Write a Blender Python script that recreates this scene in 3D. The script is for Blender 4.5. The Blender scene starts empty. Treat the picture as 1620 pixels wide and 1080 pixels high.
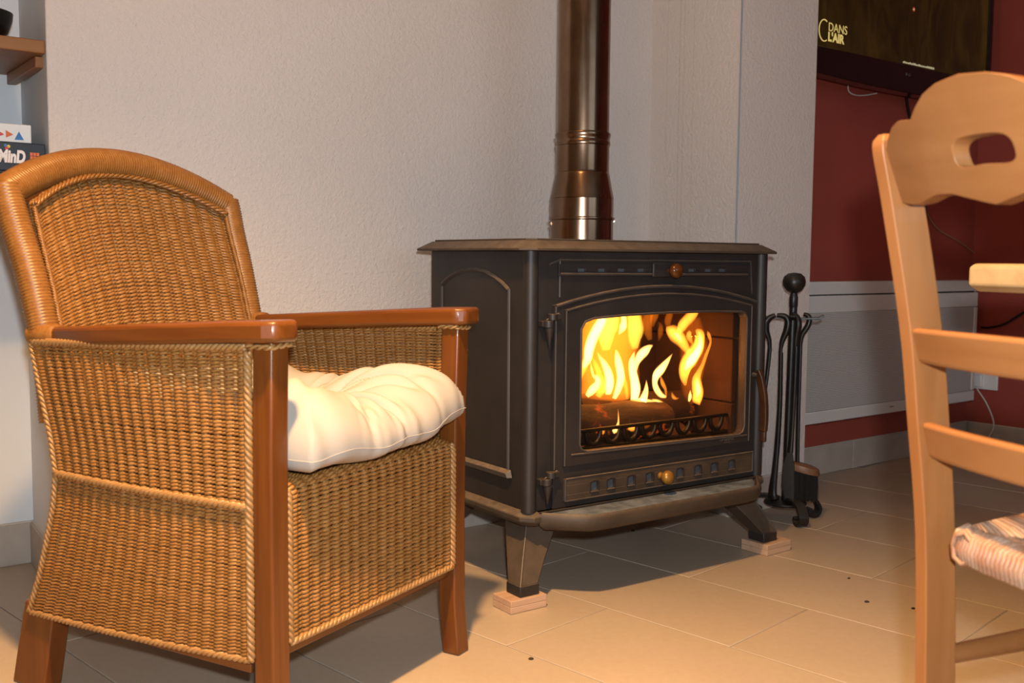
import bpy, math, random
from mathutils import Vector, Matrix
random.seed(7)
PI = math.pi
D2R = math.radians

# ---------------------------------------------------------------- camera, world, lights, exposure
scn = bpy.context.scene
COL = scn.collection
scn.view_settings.view_transform = 'Standard'
scn.view_settings.look = 'None'
scn.view_settings.exposure = 0.0
scn.view_settings.gamma = 1.0
scn.view_settings.use_curve_mapping = False

CAM_H = 0.735
cd = bpy.data.cameras.new('camera')
cd.sensor_fit = 'HORIZONTAL'; cd.sensor_width = 36.0; cd.lens = 36.0
cd.clip_start = 0.05; cd.clip_end = 50
cd.dof.use_dof = True; cd.dof.focus_distance = 2.25; cd.dof.aperture_fstop = 7.0
cam = bpy.data.objects.new('camera', cd); COL.objects.link(cam)
cam.matrix_world = (Matrix.Translation((0, 0, CAM_H)) @ Matrix.Rotation(PI/2 - math.atan(130/1620), 4, 'X')
                    @ Matrix.Rotation(D2R(0.5), 4, 'Z'))
scn.camera = cam

w = bpy.data.worlds.new('world'); scn.world = w; w.use_nodes = True
w.node_tree.nodes['Background'].inputs[0].default_value = (0.9, 0.95, 1.0, 1)
w.node_tree.nodes['Background'].inputs[1].default_value = 0.02

def light(name, kind, loc, col, energy, radius=0.05, target=None, spot=None):
    l = bpy.data.lights.new(name, kind); l.color = col; l.energy = energy
    if kind == 'AREA':
        l.size = radius
    else:
        l.shadow_soft_size = radius
    o = bpy.data.objects.new(name, l); COL.objects.link(o); o.location = loc
    if target is not None:
        o.rotation_euler = (Vector(target) - Vector(loc)).to_track_quat('-Z', 'Y').to_euler()
    if spot:
        l.spot_size = D2R(spot); l.spot_blend = 1.0
    return o

light("ceiling_lamp", "SPOT", (-0.18, 0.86, 2.28), (1.0, 0.57, 0.22), 545, 0.05, (-0.18, 0.86, 0), 106)   # open underside of the pendant shade
light("ceiling_lamp_shade", "POINT", (-0.18, 0.86, 2.30), (1.0, 0.60, 0.27), 18, 0.09)               # light through its shade
light('camera_flash', 'SPOT', (0.03, -0.03, CAM_H + 0.10), (0.90, 0.96, 1.0), 140, 0.02, (0.2, 3.0, 0.75), 120)

# ---------------------------------------------------------------- mesh helpers
def lerp(a, b, t): return a + (b - a)*t
def interp(tab, x):
    if x <= tab[0][0]: return tab[0][1]
    for (x0, y0), (x1, y1) in zip(tab, tab[1:]):
        if x <= x1: return lerp(y0, y1, (x - x0)/(x1 - x0))
    return tab[-1][1]
def spline(pts, n=8):
    """Catmull-Rom through the points, n samples per span"""
    P = [Vector(p) for p in pts]; out = []
    for i in range(len(P) - 1):
        p0 = P[max(i-1, 0)]; p1 = P[i]; p2 = P[i+1]; p3 = P[min(i+2, len(P)-1)]
        for k in range(n):
            t = k/n
            out.append(0.5*((2*p1) + (p2-p0)*t + (2*p0-5*p1+4*p2-p3)*t*t + (3*p1-p0-3*p2+p3)*t**3))
    out.append(P[-1].copy()); return out
def smooth1(vals, n=8):
    return [v.x for v in spline([(v, 0, 0) for v in vals], n)]

class G:
    def __init__(s): s.v = []; s.f = []
    def add(s, vs, fs):
        o = len(s.v); s.v += [tuple(v) for v in vs]; s.f += [tuple(i+o for i in f) for f in fs]; return s
    def box(s, x0, x1, y0, y1, z0, z1):
        return s.add([(x0,y0,z0),(x1,y0,z0),(x1,y1,z0),(x0,y1,z0),(x0,y0,z1),(x1,y0,z1),(x1,y1,z1),(x0,y1,z1)],
                     [(0,3,2,1),(4,5,6,7),(0,1,5,4),(1,2,6,5),(2,3,7,6),(3,0,4,7)])
    def loft(s, rings, cap=True, closed=False):
        n = len(rings[0]); vs = [p for r in rings for p in r]; fs = []
        m = len(rings)
        for i in range(m if closed else m-1):
            a = i*n; b = ((i+1) % m)*n
            for k in range(n):
                k2 = (k+1) % n
                fs.append((a+k, a+k2, b+k2, b+k))
        if cap and not closed:
            fs.append(tuple(range(n-1, -1, -1))); fs.append(tuple((m-1)*n+k for k in range(n)))
        return s.add(vs, fs)
    def tube(s, pts, r, n=8, up=None, sec=None, closed=False, cap=True, squash=1.0):
        P = [Vector(p) for p in pts]; m = len(P)
        R = r if isinstance(r, (list, tuple)) else [r]*m
        rings = []; side = None
        for i in range(m):
            if closed: t = P[(i+1) % m] - P[i-1]
            else: t = P[min(i+1, m-1)] - P[max(i-1, 0)]
            if t.length < 1e-9: t = Vector((0, 0, 1))
            t.normalize()
            if up is not None: sd = t.cross(Vector(up))
            elif side is None: sd = t.cross(Vector((0.31, 0.2, 0.93)))
            else: sd = side - t*side.dot(t)
            if sd.length < 1e-6: sd = t.cross(Vector((1, 0.1, 0)))
            sd.normalize(); side = sd; u2 = sd.cross(t)
            if sec: rings.append([P[i] + sd*(a*R[i]) + u2*(b*R[i]) for a, b in sec])
            else: rings.append([P[i] + sd*(math.cos(2*PI*k/n)*R[i]) + u2*(math.sin(2*PI*k/n)*R[i]*squash) for k in range(n)])
        return s.loft(rings, cap, closed)
    def lathe(s, prof, c=(0,0,0), n=24, axis='Z'):
        rings = []
        for r, h in prof:
            ring = []
            for k in range(n):
                a = 2*PI*k/n
                if axis == 'Z': p = (c[0]+r*math.cos(a), c[1]+r*math.sin(a), c[2]+h)
                elif axis == 'Y': p = (c[0]+r*math.cos(a), c[1]-h, c[2]+r*math.sin(a))
                else: p = (c[0]+h, c[1]+r*math.cos(a), c[2]+r*math.sin(a))
                ring.append(p)
            rings.append(ring)
        return s.loft(rings)
    def prism(s, poly, d0, d1, fn):
        """poly of (a,b); fn(a,b,d) -> point"""
        return s.loft([[fn(a, b, d0) for a, b in poly], [fn(a, b, d1) for a, b in poly]])
    def ring(s, outer, inner, levels, fn, c=None, rad=1):
        """plate with a hole; star-shaped polygons about c; levels = (front, back) depth"""
        if c is None:
            c = (sum(p[0] for p in inner)/len(inner), sum(p[1] for p in inner)/len(inner))
        angs = sorted(set(round(math.atan2(p[1]-c[1], p[0]-c[0]), 5) for p in outer+inner) |
                      set(round(-PI + 2*PI*k/24 + 0.011, 5) for k in range(24)))
        def cast(poly, a):
            dx, dy = math.cos(a), math.sin(a); best = None
            for (x0, y0), (x1, y1) in zip(poly, poly[1:]+poly[:1]):
                ex, ey = x1-x0, y1-y0; den = dx*ey - dy*ex
                if abs(den) < 1e-12: continue
                t = ((x0-c[0])*ey - (y0-c[1])*ex)/den; u = ((x0-c[0])*dy - (y0-c[1])*dx)/den
                if t > 0 and -1e-4 <= u <= 1+1e-4 and (best is None or t > best): best = t
            return (c[0]+dx*best, c[1]+dy*best)
        O = [cast(outer, a) for a in angs]; I = [cast(inner, a) for a in angs]
        d0, d1 = levels; L = []
        for q in range(rad+1):
            L.append([fn(lerp(o[0], i[0], q/rad), lerp(o[1], i[1], q/rad), d0) for o, i in zip(O, I)])
        for q in range(rad, -1, -1):
            L.append([fn(lerp(o[0], i[0], q/rad), lerp(o[1], i[1], q/rad), d1) for o, i in zip(O, I)])
        return s.loft(L, cap=False, closed=True)
    def build(s, name, mat, parent=None, bevel=0.0, seg=2, smooth=None, sub=0, kind=None, label=None):
        me = bpy.data.meshes.new(name); me.from_pydata(s.v, [], s.f); me.update()
        import bmesh
        bm = bmesh.new(); bm.from_mesh(me); bmesh.ops.recalc_face_normals(bm, faces=bm.faces); bm.to_mesh(me); bm.free()
        me.materials.append(mat)
        if smooth is not None:
            me.shade_smooth()
            if smooth < 179: me.set_sharp_from_angle(angle=D2R(smooth))
        o = bpy.data.objects.new(name, me); COL.objects.link(o)
        if parent is not None: o.parent = parent
        if bevel:
            b = o.modifiers.new('bevel', 'BEVEL'); b.width = bevel; b.segments = seg; b.limit_method = 'ANGLE'; b.angle_limit = D2R(35)
            if smooth is None:
                me.shade_smooth(); me.set_sharp_from_angle(angle=D2R(30))
        if sub:
            m = o.modifiers.new('subdivision', 'SUBSURF'); m.levels = sub; m.render_levels = sub
        if kind: o['kind'] = kind
        if label: o['label'] = label
        return o

def thing(name, label, cat, loc=(0, 0, 0), rz=0.0, group=None):
    o = bpy.data.objects.new(name, None); COL.objects.link(o); o.empty_display_size = 0.05
    o.location = loc; o.rotation_euler = (0, 0, rz); o['label'] = label; o['category'] = cat
    if group: o['group'] = group
    return o
def tag(o, label, cat, group=None):
    o['label'] = label; o['category'] = cat
    if group: o['group'] = group
    return o
def struct(o): o['kind'] = 'structure'; return o
def share(src, name, parent, loc=(0, 0, 0), rot=(0, 0, 0)):
    o = src.copy(); o.name = name; COL.objects.link(o); o.parent = parent; o.location = loc; o.rotation_euler = rot; return o
def text_mesh(name, body, size, mat, parent, mtx, extrude=0.0005, shear=0.0, bold=0.0, align='LEFT'):
    cu = bpy.data.curves.new(name, 'FONT'); cu.body = body; cu.size = size; cu.extrude = extrude; cu.shear = shear; cu.offset = bold; cu.align_x = align
    t = bpy.data.objects.new(name + '_tmp', cu); COL.objects.link(t)
    dg = bpy.context.evaluated_depsgraph_get()
    me = bpy.data.meshes.new_from_object(t.evaluated_get(dg)); me.materials.clear(); me.materials.append(mat)
    bpy.data.objects.remove(t); bpy.data.curves.remove(cu)
    o = bpy.data.objects.new(name, me); COL.objects.link(o); o.parent = parent; o.matrix_local = mtx
    return o

# ---------------------------------------------------------------- materials
def srgb(r, g, b):
    def f(c):
        c /= 255.0
        return c/12.92 if c <= 0.04045 else ((c+0.055)/1.055)**2.4
    return (f(r), f(g), f(b), 1.0)
class M:
    def __init__(s, name):
        s.m = bpy.data.materials.new(name); s.m.use_nodes = True; s.t = s.m.node_tree; s.n = s.t.nodes
        s.b = s.n['Principled BSDF']; s.out = s.n['Material Output']; s._co = None
    def link(s, a, b): s.t.links.new(a, b)
    def node(s, kind, **kw):
        n = s.n.new(kind)
        for k, v in kw.items():
            if k in n.inputs.keys(): n.inputs[k].default_value = v
            else: setattr(n, k, v)
        return n
    def co(s, scale=(1, 1, 1), rot=(0, 0, 0)):
        if s._co is None: s._co = s.node('ShaderNodeTexCoord')
        mp = s.node('ShaderNodeMapping'); mp.inputs['Scale'].default_value = scale; mp.inputs['Rotation'].default_value = rot
        s.link(s._co.outputs['Object'], mp.inputs['Vector']); return mp.outputs[0]
    def noise(s, scale, detail=3, rough=0.55, stretch=(1, 1, 1), dist=0.0):
        n = s.node('ShaderNodeTexNoise'); n.inputs['Scale'].default_value = scale; n.inputs['Detail'].default_value = detail
        n.inputs['Roughness'].default_value = rough; n.inputs['Distortion'].default_value = dist
        s.link(s.co(stretch), n.inputs['Vector']); return n.outputs['Fac']
    def ramp(s, fac, stops):
        r = s.node('ShaderNodeValToRGB'); e = r.color_ramp.elements
        while len(e) < len(stops): e.new(0.5)
        for el, (p, c) in zip(e, stops): el.position = p; el.color = c
        s.link(fac, r.inputs[0]); return r.outputs[0]
    def mix(s, fac, a, b, mode='MIX'):
        n = s.node('ShaderNodeMix'); n.data_type = 'RGBA'; n.blend_type = mode
        for sock, v in ((n.inputs[0], fac), (n.inputs[6], a), (n.inputs[7], b)):
            if hasattr(v, 'is_linked') or isinstance(v, bpy.types.NodeSocket): s.link(v, sock)
            else: sock.default_value = v
        return n.outputs[2]
    def bump(s, fac, strength=0.2, dist=0.002):
        b = s.node('ShaderNodeBump'); b.inputs['Strength'].default_value = strength; b.inputs['Distance'].default_value = dist
        s.link(fac, b.inputs['Height'])
        prev = s.b.inputs['Normal']
        if prev.is_linked: s.link(prev.links[0].from_socket, b.inputs['Normal'])
        s.link(b.outputs[0], s.b.inputs['Normal']); return s
    def base(s, c):
        if isinstance(c, bpy.types.NodeSocket): s.link(c, s.b.inputs['Base Color'])
        else: s.b.inputs['Base Color'].default_value = c
        return s
    def set(s, rough=None, metal=None, spec=None, coat=None):
        if rough is not None: s.b.inputs['Roughness'].default_value = rough
        if metal is not None: s.b.inputs['Metallic'].default_value = metal
        if spec is not None: s.b.inputs['Specular IOR Level'].default_value = spec
        if coat is not None: s.b.inputs['Coat Weight'].default_value = coat
        return s
def vary(name, c0, c1, scale=8, rough=0.5, stretch=(1, 1, 1), bump=0.0, bscale=None, metal=0, detail=3, spec=None, coat=None, bdist=0.002, lo=0.3, hi=0.7):
    m = M(name); f = m.noise(scale, detail, 0.6, stretch)
    m.base(m.ramp(f, [(lo, c0), (hi, c1)])).set(rough, metal, spec, coat)
    if bump: m.bump(m.noise(bscale or scale*6, 4, 0.6, stretch), bump, bdist)
    return m.m
def plain(name, c, rough=0.5, metal=0, spec=None):
    return M(name).base(c).set(rough, metal, spec).m

MT = {}
def plaster(name, c0, c1):
    m = M(name)
    f = m.noise(1.3, 4); m.base(m.ramp(f, [(0.3, c0), (0.7, c1)])).set(0.9, 0, 0.2)
    m.bump(m.noise(95, 4, 0.6), 0.6, 0.006); m.bump(m.noise(240, 3, 0.6), 0.45, 0.003); return m.m
MT['plaster'] = plaster('pale_plaster', (0.60, 0.54, 0.505, 1), (0.65, 0.585, 0.55, 1))
MT['niche'] = vary('white_paint', (0.60, 0.63, 0.66, 1), (0.65, 0.68, 0.71, 1), 2, 0.7, bump=0.08, bscale=80)
MT['red'] = vary('dark_red_paint', (0.30, 0.058, 0.042, 1), (0.34, 0.068, 0.05, 1), 3, 0.42, bump=0.06, bscale=60, spec=0.35)
MT['ceiling'] = plain('ceiling_white', (0.75, 0.73, 0.70, 1), 0.9)
MT['room'] = plain('room_wall_paint', (0.45, 0.42, 0.38, 1), 0.9)
MT['grout'] = vary('grout', (0.20, 0.17, 0.14, 1), (0.27, 0.23, 0.19, 1), 30, 0.9)
def tile_mat():
    m = M('floor_tile')
    f = m.noise(2.2, 5, 0.6); g = m.noise(60, 4, 0.7)
    c = m.mix(0.25, m.ramp(f, [(0.3, (0.352, 0.277, 0.207, 1)), (0.72, (0.405, 0.321, 0.242, 1))]), m.ramp(g, [(0.35, (0.317, 0.246, 0.185, 1)), (0.7, (0.440, 0.352, 0.273, 1))]))
    oi = m.node('ShaderNodeObjectInfo')
    c2 = m.mix(0.12, c, m.ramp(oi.outputs['Random'], [(0, (0.299, 0.229, 0.172, 1)), (1, (0.475, 0.387, 0.299, 1))]))
    m.base(c2).set(0.42, 0, 0.4); m.bump(m.noise(120, 3), 0.06, 0.001); return m.m
MT['tile'] = tile_mat()
MT['skirt'] = vary('skirting_tile', (0.36, 0.31, 0.265, 1), (0.46, 0.40, 0.345, 1), 9, 0.45, bump=0.05, bscale=80)
MT['iron'] = None
def iron(name, c0, c1, dust, rough=0.5):
    m = M(name)
    f = m.noise(7, 5, 0.65); g = m.noise(38, 4, 0.7)
    c = m.ramp(f, [(0.3, c0), (0.75, c1)])
    geo = m.node('ShaderNodeNewGeometry'); sp = m.node('ShaderNodeSeparateXYZ'); m.link(geo.outputs['Normal'], sp.inputs[0])
    d = m.node('ShaderNodeMath', operation='MULTIPLY'); m.link(m.ramp(sp.outputs[2], [(0.25, (0, 0, 0, 1)), (0.9, (1, 1, 1, 1))]), d.inputs[0]); m.link(m.ramp(g, [(0.3, (0.25, 0.25, 0.25, 1)), (0.65, (1, 1, 1, 1))]), d.inputs[1])
    m.base(m.mix(d.outputs[0], c, dust)).set(rough, 0.0, 0.45)
    m.bump(m.noise(170, 4, 0.65), 0.22, 0.0015); return m.m
MT['iron'] = iron('cast_iron', (0.0135, 0.0115, 0.0110, 1), (0.027, 0.0225, 0.0215, 1), (0.085, 0.062, 0.045, 1))
MT['iron_dusty'] = iron('dusty_cast_iron', (0.030, 0.021, 0.014, 1), (0.075, 0.050, 0.032, 1), (0.13, 0.095, 0.065, 1), 0.6)
MT['iron_edge'] = iron('worn_iron_edge', (0.030, 0.025, 0.023, 1), (0.058, 0.048, 0.042, 1), (0.20, 0.14, 0.095, 1), 0.5)
MT['slot'] = plain('slot_shutter', (0.06, 0.07, 0.08, 1), 0.5)
MT['black_iron'] = iron('black_wrought_iron', (0.008, 0.007, 0.006, 1), (0.018, 0.015, 0.012, 1), (0.03, 0.026, 0.022, 1), 0.38)
MT['amber_knob'] = vary('amber_knob', (0.06, 0.017, 0.003, 1), (0.11, 0.032, 0.005, 1), 40, 0.14)
MT['brass'] = vary('aged_brass', (0.42, 0.22, 0.045, 1), (0.55, 0.31, 0.07, 1), 30, 0.28, metal=0.6)
MT['old_brass'] = vary('dull_brass', (0.26, 0.12, 0.018, 1), (0.36, 0.18, 0.03, 1), 30, 0.35, metal=0.35)
MT['handle'] = vary('brown_handle', (0.028, 0.011, 0.004, 1), (0.055, 0.023, 0.008, 1), 30, 0.45)
def steel():
    m = M('heat_tinted_steel')
    f = m.noise(6, 4, 0.6, (1, 1, 0.25)); g = m.noise(14, 4, 0.6)
    c = m.ramp(f, [(0.25, (0.13, 0.075, 0.042, 1)), (0.55, (0.21, 0.13, 0.08, 1)), (0.8, (0.33, 0.25, 0.19, 1))])
    m.base(m.mix(0.25, c, m.ramp(g, [(0.3, (0.14, 0.07, 0.035, 1)), (0.7, (0.36, 0.29, 0.23, 1))]))).set(0.2, 1.0)
    m.link(m.ramp(m.noise(25, 3, 0.6, (1, 1, 0.1)), [(0.3, (0.16, 0.16, 0.16, 1)), (0.7, (0.30, 0.30, 0.30, 1))]), m.b.inputs['Roughness'])
    return m.m
MT['steel'] = steel()
def woodm(name, c0, c1, c2, axis, rough=0.35, coat=0.0, sc=9):
    m = M(name); st = [1, 1, 1]; st[axis] = 0.07
    f = m.noise(sc*5, 5, 0.6, tuple(st), 0.4); g = m.noise(sc*0.6, 3, 0.5, tuple(st))
    c = m.ramp(f, [(0.28, c0), (0.5, c1), (0.75, c2)])
    m.base(m.mix(0.35, c, m.ramp(g, [(0.3, c0), (0.7, c2)]))).set(rough, 0, 0.4, coat); m.bump(f, 0.05, 0.001); return m.m
for k, ax in (('x', 0), ('y', 1), ('z', 2)):
    MT['teak_'+k] = woodm('varnished_brown_wood_'+k, (0.075, 0.020, 0.0035, 1), (0.118, 0.035, 0.006, 1), (0.175, 0.057, 0.010, 1), ax, 0.32, 0.2)
    MT['beech_'+k] = woodm('honey_beech_'+k, (0.190, 0.072, 0.020, 1), (0.235, 0.098, 0.031, 1), (0.28, 0.126, 0.045, 1), ax, 0.36, 0.15, 6)
    MT['pine_'+k] = woodm('pale_table_wood_'+k, (0.30, 0.19, 0.085, 1), (0.40, 0.28, 0.14, 1), (0.46, 0.36, 0.21, 1), ax, 0.4, 0.1, 5)
    MT['shelf_'+k] = woodm('shelf_wood_'+k, (0.20, 0.078, 0.020, 1), (0.26, 0.108, 0.032, 1), (0.31, 0.138, 0.046, 1), ax, 0.45)
MT['block'] = woodm('offcut_wood', (0.34, 0.20, 0.12, 1), (0.44, 0.28, 0.18, 1), (0.52, 0.35, 0.24, 1), 0, 0.7)
def wicker(name, c0, c1, c2):
    m = M(name); f = m.noise(45, 3, 0.6); g = m.noise(240, 2, 0.6)
    c = m.mix(0.4, m.ramp(f, [(0.25, c0), (0.5, c1), (0.75, c2)]), m.ramp(g, [(0.3, c0), (0.7, c2)]))
    m.base(c).set(0.36, 0, 0.5); return m.m
MT['wicker'] = wicker('wicker_cane', (0.175, 0.068, 0.013, 1), (0.25, 0.112, 0.027, 1), (0.33, 0.17, 0.055, 1))
MT['stake'] = wicker('wicker_stake', (0.22, 0.105, 0.030, 1), (0.29, 0.155, 0.054, 1), (0.36, 0.21, 0.085, 1))
MT['wrap'] = wicker('wrapped_cane', (0.17, 0.066, 0.012, 1), (0.225, 0.094, 0.020, 1), (0.29, 0.135, 0.036, 1))
MT['liner'] = plain('seat_underlay', (0.10, 0.055, 0.02, 1), 0.9)
MT['cotton'] = vary('cream_cotton', (0.335, 0.305, 0.27, 1), (0.39, 0.36, 0.325, 1), 5, 0.85, bump=0.12, bscale=500)
MT['bowl'] = plain('black_ceramic', (0.006, 0.006, 0.006, 1), 0.25)
MT['rad'] = vary('white_enamel', (0.58, 0.57, 0.55, 1), (0.63, 0.62, 0.60, 1), 4, 0.4)
def perf():
    m = M('perforated_steel')
    v = m.node('ShaderNodeTexVoronoi'); v.inputs['Scale'].default_value = 1.0; v.inputs['Randomness'].default_value = 0.0
    m.link(m.co((190, 190, 190)), v.inputs['Vector'])
    m.base(m.ramp(v.outputs['Distance'], [(0.27, (0.10, 0.10, 0.10, 1)), (0.36, (0.56, 0.55, 0.53, 1))])).set(0.45); return m.m
MT['perf'] = perf()
MT['tvblack'] = plain('gloss_black_plastic', (0.004, 0.004, 0.005, 1), 0.12)
MT['tvmatte'] = plain('matte_black_plastic', (0.008, 0.008, 0.008, 1), 0.5)
MT['cable_black'] = plain('black_rubber', (0.008, 0.008, 0.008, 1), 0.4)
MT['cable_white'] = plain('white_flex', (0.55, 0.53, 0.50, 1), 0.5)
MT['cable_brown'] = plain('brown_flex', (0.30, 0.20, 0.10, 1), 0.5)
MT['socket'] = plain('white_socket_plastic', (0.75, 0.75, 0.75, 1), 0.35)
def emit(name, col, s):
    m = M(name); m.b.inputs['Base Color'].default_value = (0.01, 0.01, 0.01, 1); m.b.inputs['Roughness'].default_value = 0.15
    m.b.inputs['Emission Color'].default_value = col; m.b.inputs['Emission Strength'].default_value = s; return m.m
def screen():
    m = M('screen_picture'); m.base((0.004, 0.004, 0.004, 1)).set(0.12)
    f = m.noise(3.2, 4, 0.55, (1.0, 1.0, 0.55), 1.2)
    g = m.noise(9, 3, 0.5, (1.4, 1, 0.5), 2.0)
    c = m.mix(0.35, m.ramp(f, [(0.35, (0.004, 0.0032, 0.0003, 1)), (0.55, (0.015, 0.0095, 0.0008, 1)), (0.75, (0.05, 0.024, 0.002, 1))]),
              m.ramp(g, [(0.4, (0.002, 0.0015, 0.0, 1)), (0.75, (0.05, 0.028, 0.003, 1))]))
    m.link(c, m.b.inputs['Emission Color']); m.b.inputs['Emission Strength'].default_value = 0.75; return m.m
MT['screen'] = screen()

# ---------------------------------------------------------------- the room (wall frame: x along the walls, y into them)
WO = (0.6315, 2.9147, 0.0); WR = D2R(37.5)
def wbuild(g, name, mat, bevel=0.0):
    o = g.build(name, mat, None, bevel); o.location = WO; o.rotation_euler = (0, 0, WR); return struct(o)
def wpt(x, y, z=0.0):
    return Vector(WO) + Vector((math.cos(WR)*x - math.sin(WR)*y, math.sin(WR)*x + math.cos(WR)*y, z))
XY = lambda a, b, d: (a, b, d)
CEIL = 2.55
wall_back = wbuild(G().prism([(-1.735, .346), (0.02, .346), (0.02, .80), (-1.70, .80), (-1.712, .69)], -0.05, CEIL, XY), 'wall_back', MT['plaster'])
def stained():
    m = M('stained_plaster')
    f = m.noise(1.3, 4); base = m.ramp(f, [(0.3, (0.60, 0.54, 0.505, 1)), (0.7, (0.65, 0.585, 0.55, 1))])
    sp = m.node('ShaderNodeSeparateXYZ'); m.link(m.co(), sp.inputs[0])
    wob = m.node('ShaderNodeMath', operation='MULTIPLY_ADD'); m.link(m.noise(9, 2, 0.5, (0, 0, 1)), wob.inputs[0]); wob.inputs[1].default_value = 0.006; m.link(sp.outputs[1], wob.inputs[2])
    sc = m.node('ShaderNodeMath', operation='MULTIPLY'); sc.inputs[1].default_value = 1/0.35; m.link(wob.outputs[0], sc.inputs[0])
    b = (1, 1, 1, 1); st = []
    for y, dk in ((.176, .93), (.214, .88), (.231, .83), (.281, .95)):
        p = (y+0.003)/.35
        st += [(p-.008, b), (p, (dk, dk*.96, dk*.88, 1)), (p+.008, b)]
    m.base(m.mix(1.0, base, m.ramp(sc.outputs[0], st), 'MULTIPLY')).set(0.9, 0, 0.2)
    m.bump(m.noise(95, 4, 0.6), 0.6, 0.006); m.bump(m.noise(240, 3, 0.6), 0.45, 0.003); return m.m
wall_pier = wbuild(G().prism([(0, 0), (.345, 0), (.345, .79), (0, .79)], -0.05, CEIL, XY), 'wall_pier', stained())
wall_tv = wbuild(G().box(.345, 1.80, .21, .45, -.05, CEIL), 'wall_tv', MT['red'])
wall_right = wbuild(G().box(1.683, 1.83, -4.6, .21, -.05, CEIL), 'wall_right', MT['red'])
wall_niche = wbuild(G().box(-4.0, -1.712, .69, .80, -.05, CEIL), 'wall_niche', MT['niche'])
wall_left = wbuild(G().box(-4.15, -4.0, -4.6, .80, -.05, CEIL), 'wall_left', MT['room'])
wall_front = wbuild(G().box(-4.15, 1.83, -4.75, -4.6, -.05, CEIL), 'wall_front', MT['room'])
ceiling = wbuild(G().box(-4.15, 1.83, -4.75, .80, CEIL, CEIL+.1), 'ceiling', MT['ceiling'])
# grey-blue paint on the niche reveal is the same white paint: thin skim on the splayed end of the main wall
reveal = wbuild(G().prism([(-1.7355, .349), (-1.7342, .349), (-1.711, .69), (-1.7125, .69)], 0.0, CEIL, XY), 'trim_2', MT['niche'])
trim = wbuild(G().tube([(-.0015, -.0015, 0), (-.0015, -.0015, CEIL)], .0022, 8), 'trim_1', plain('galvanised_corner_bead', (0.28, 0.33, 0.37, 1), 0.4, 0.5))

# unseen window added behind the camera, its panes glow as soft bluish fill
win = wbuild(G().ring([(-2.0, .85), (.2, .85), (.2, 2.25), (-2.0, 2.25)], [(-1.94, .91), (.14, .91), (.14, 2.19), (-1.94, 2.19)], (-4.60, -4.54), lambda a, b, d: (a, d, b)), 'fill_window_1', plain('window_frame_white', (0.7, 0.7, 0.7, 1), 0.5))
G().box(-.93, -.87, -4.60, -4.545, .91, 2.19).build('mullion', plain('window_frame_white', (0.7, 0.7, 0.7, 1), 0.5), win)
for x0, x1 in ((-1.94, -.93), (-.87, .14)):
    G().box(x0, x1, -4.59, -4.575, .91, 2.19).build('fill_pane', emit('fill_window_glow', (0.72, 0.88, 1.0, 1), 2.0), win)

# floor: grout bed with separate 30 x 60 tiles
floor = struct(G().box(-5.5, 5.0, -4.8, 6.5, -.06, -.0012).build('floor', MT['grout']))
FO = Vector((0.634, 2.124, 0)); FA = math.atan2(-.70, .714)
E1 = Vector((math.cos(FA), math.sin(FA), 0)); E2 = Vector((-math.sin(FA), math.cos(FA), 0))
tile0 = None
for k in range(-18, 18):
    off = 0.0 if k % 2 else 0.3015
    for j in range(-14, 14):
        c = FO + E1*((j+.5)*.603 + off) + E2*((k+.5)*.303)
        d = c - Vector(WO); wx = d.x*math.cos(WR) + d.y*math.sin(WR); wy = -d.x*math.sin(WR) + d.y*math.cos(WR)
        if not (-3.9 < wx < 1.85 and -3.0 < wy < .8): continue
        if wy > .72 and wx > -1.6 or wy > .45 and wx > .2: continue
        if tile0 is None:
            tile0 = G().box(-.3000, .3000, -.1500, .1500, -.006, 0).build('tile', MT['tile'], floor, 0.0015, 2)
            tile0.location = c; tile0.rotation_euler = (0, 0, FA)
        else:
            share(tile0, 'tile', floor, c, (0, 0, FA))

# skirting tiles
def skirting(name, p0, p1, first, step=0.6, h=0.098):
    """p0 -> p1 in wall frame, room on the right-hand side of the direction"""
    a, b = wpt(*p0), wpt(*p1); d = (b-a); L = d.length; ang = math.atan2(d.y, d.x)
    base = G().box(0, L, -.007, 0, 0, h+.003).build(name, MT['cable_white'] if False else plain('pale_grout', (0.52, 0.46, 0.39, 1), 0.8)); struct(base)
    base.location = a; base.rotation_euler = (0, 0, ang)
    xs = [0.0]; x = first
    while x < L - .02: xs.append(x); x += step
    xs.append(L)
    for x0, x1 in zip(xs, xs[1:]):
        G().box(x0+.0018, x1-.0018, -.011, -.004, .002, h).build('tile', MT['skirt'], base, 0.0012, 2)
    return base
skirting('baseboard_back', (-1.735, .346), (0, .346), .35)
skirting('baseboard_pier_side', (0, .335), (0, -.011), .30)
skirting('baseboard_pier', (-.011, 0), (.345, 0), .30)
skirting('baseboard_tv', (.345, .21), (1.683, .21), .555)
skirting('baseboard_right', (1.683, .199), (1.683, -2.6), .45)
skirting('baseboard_niche', (-3.9, .69), (-1.712, .69), .5)
skirting('baseboard_niche_side', (-1.712, .679), (-1.735, .336), .60)

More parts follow.
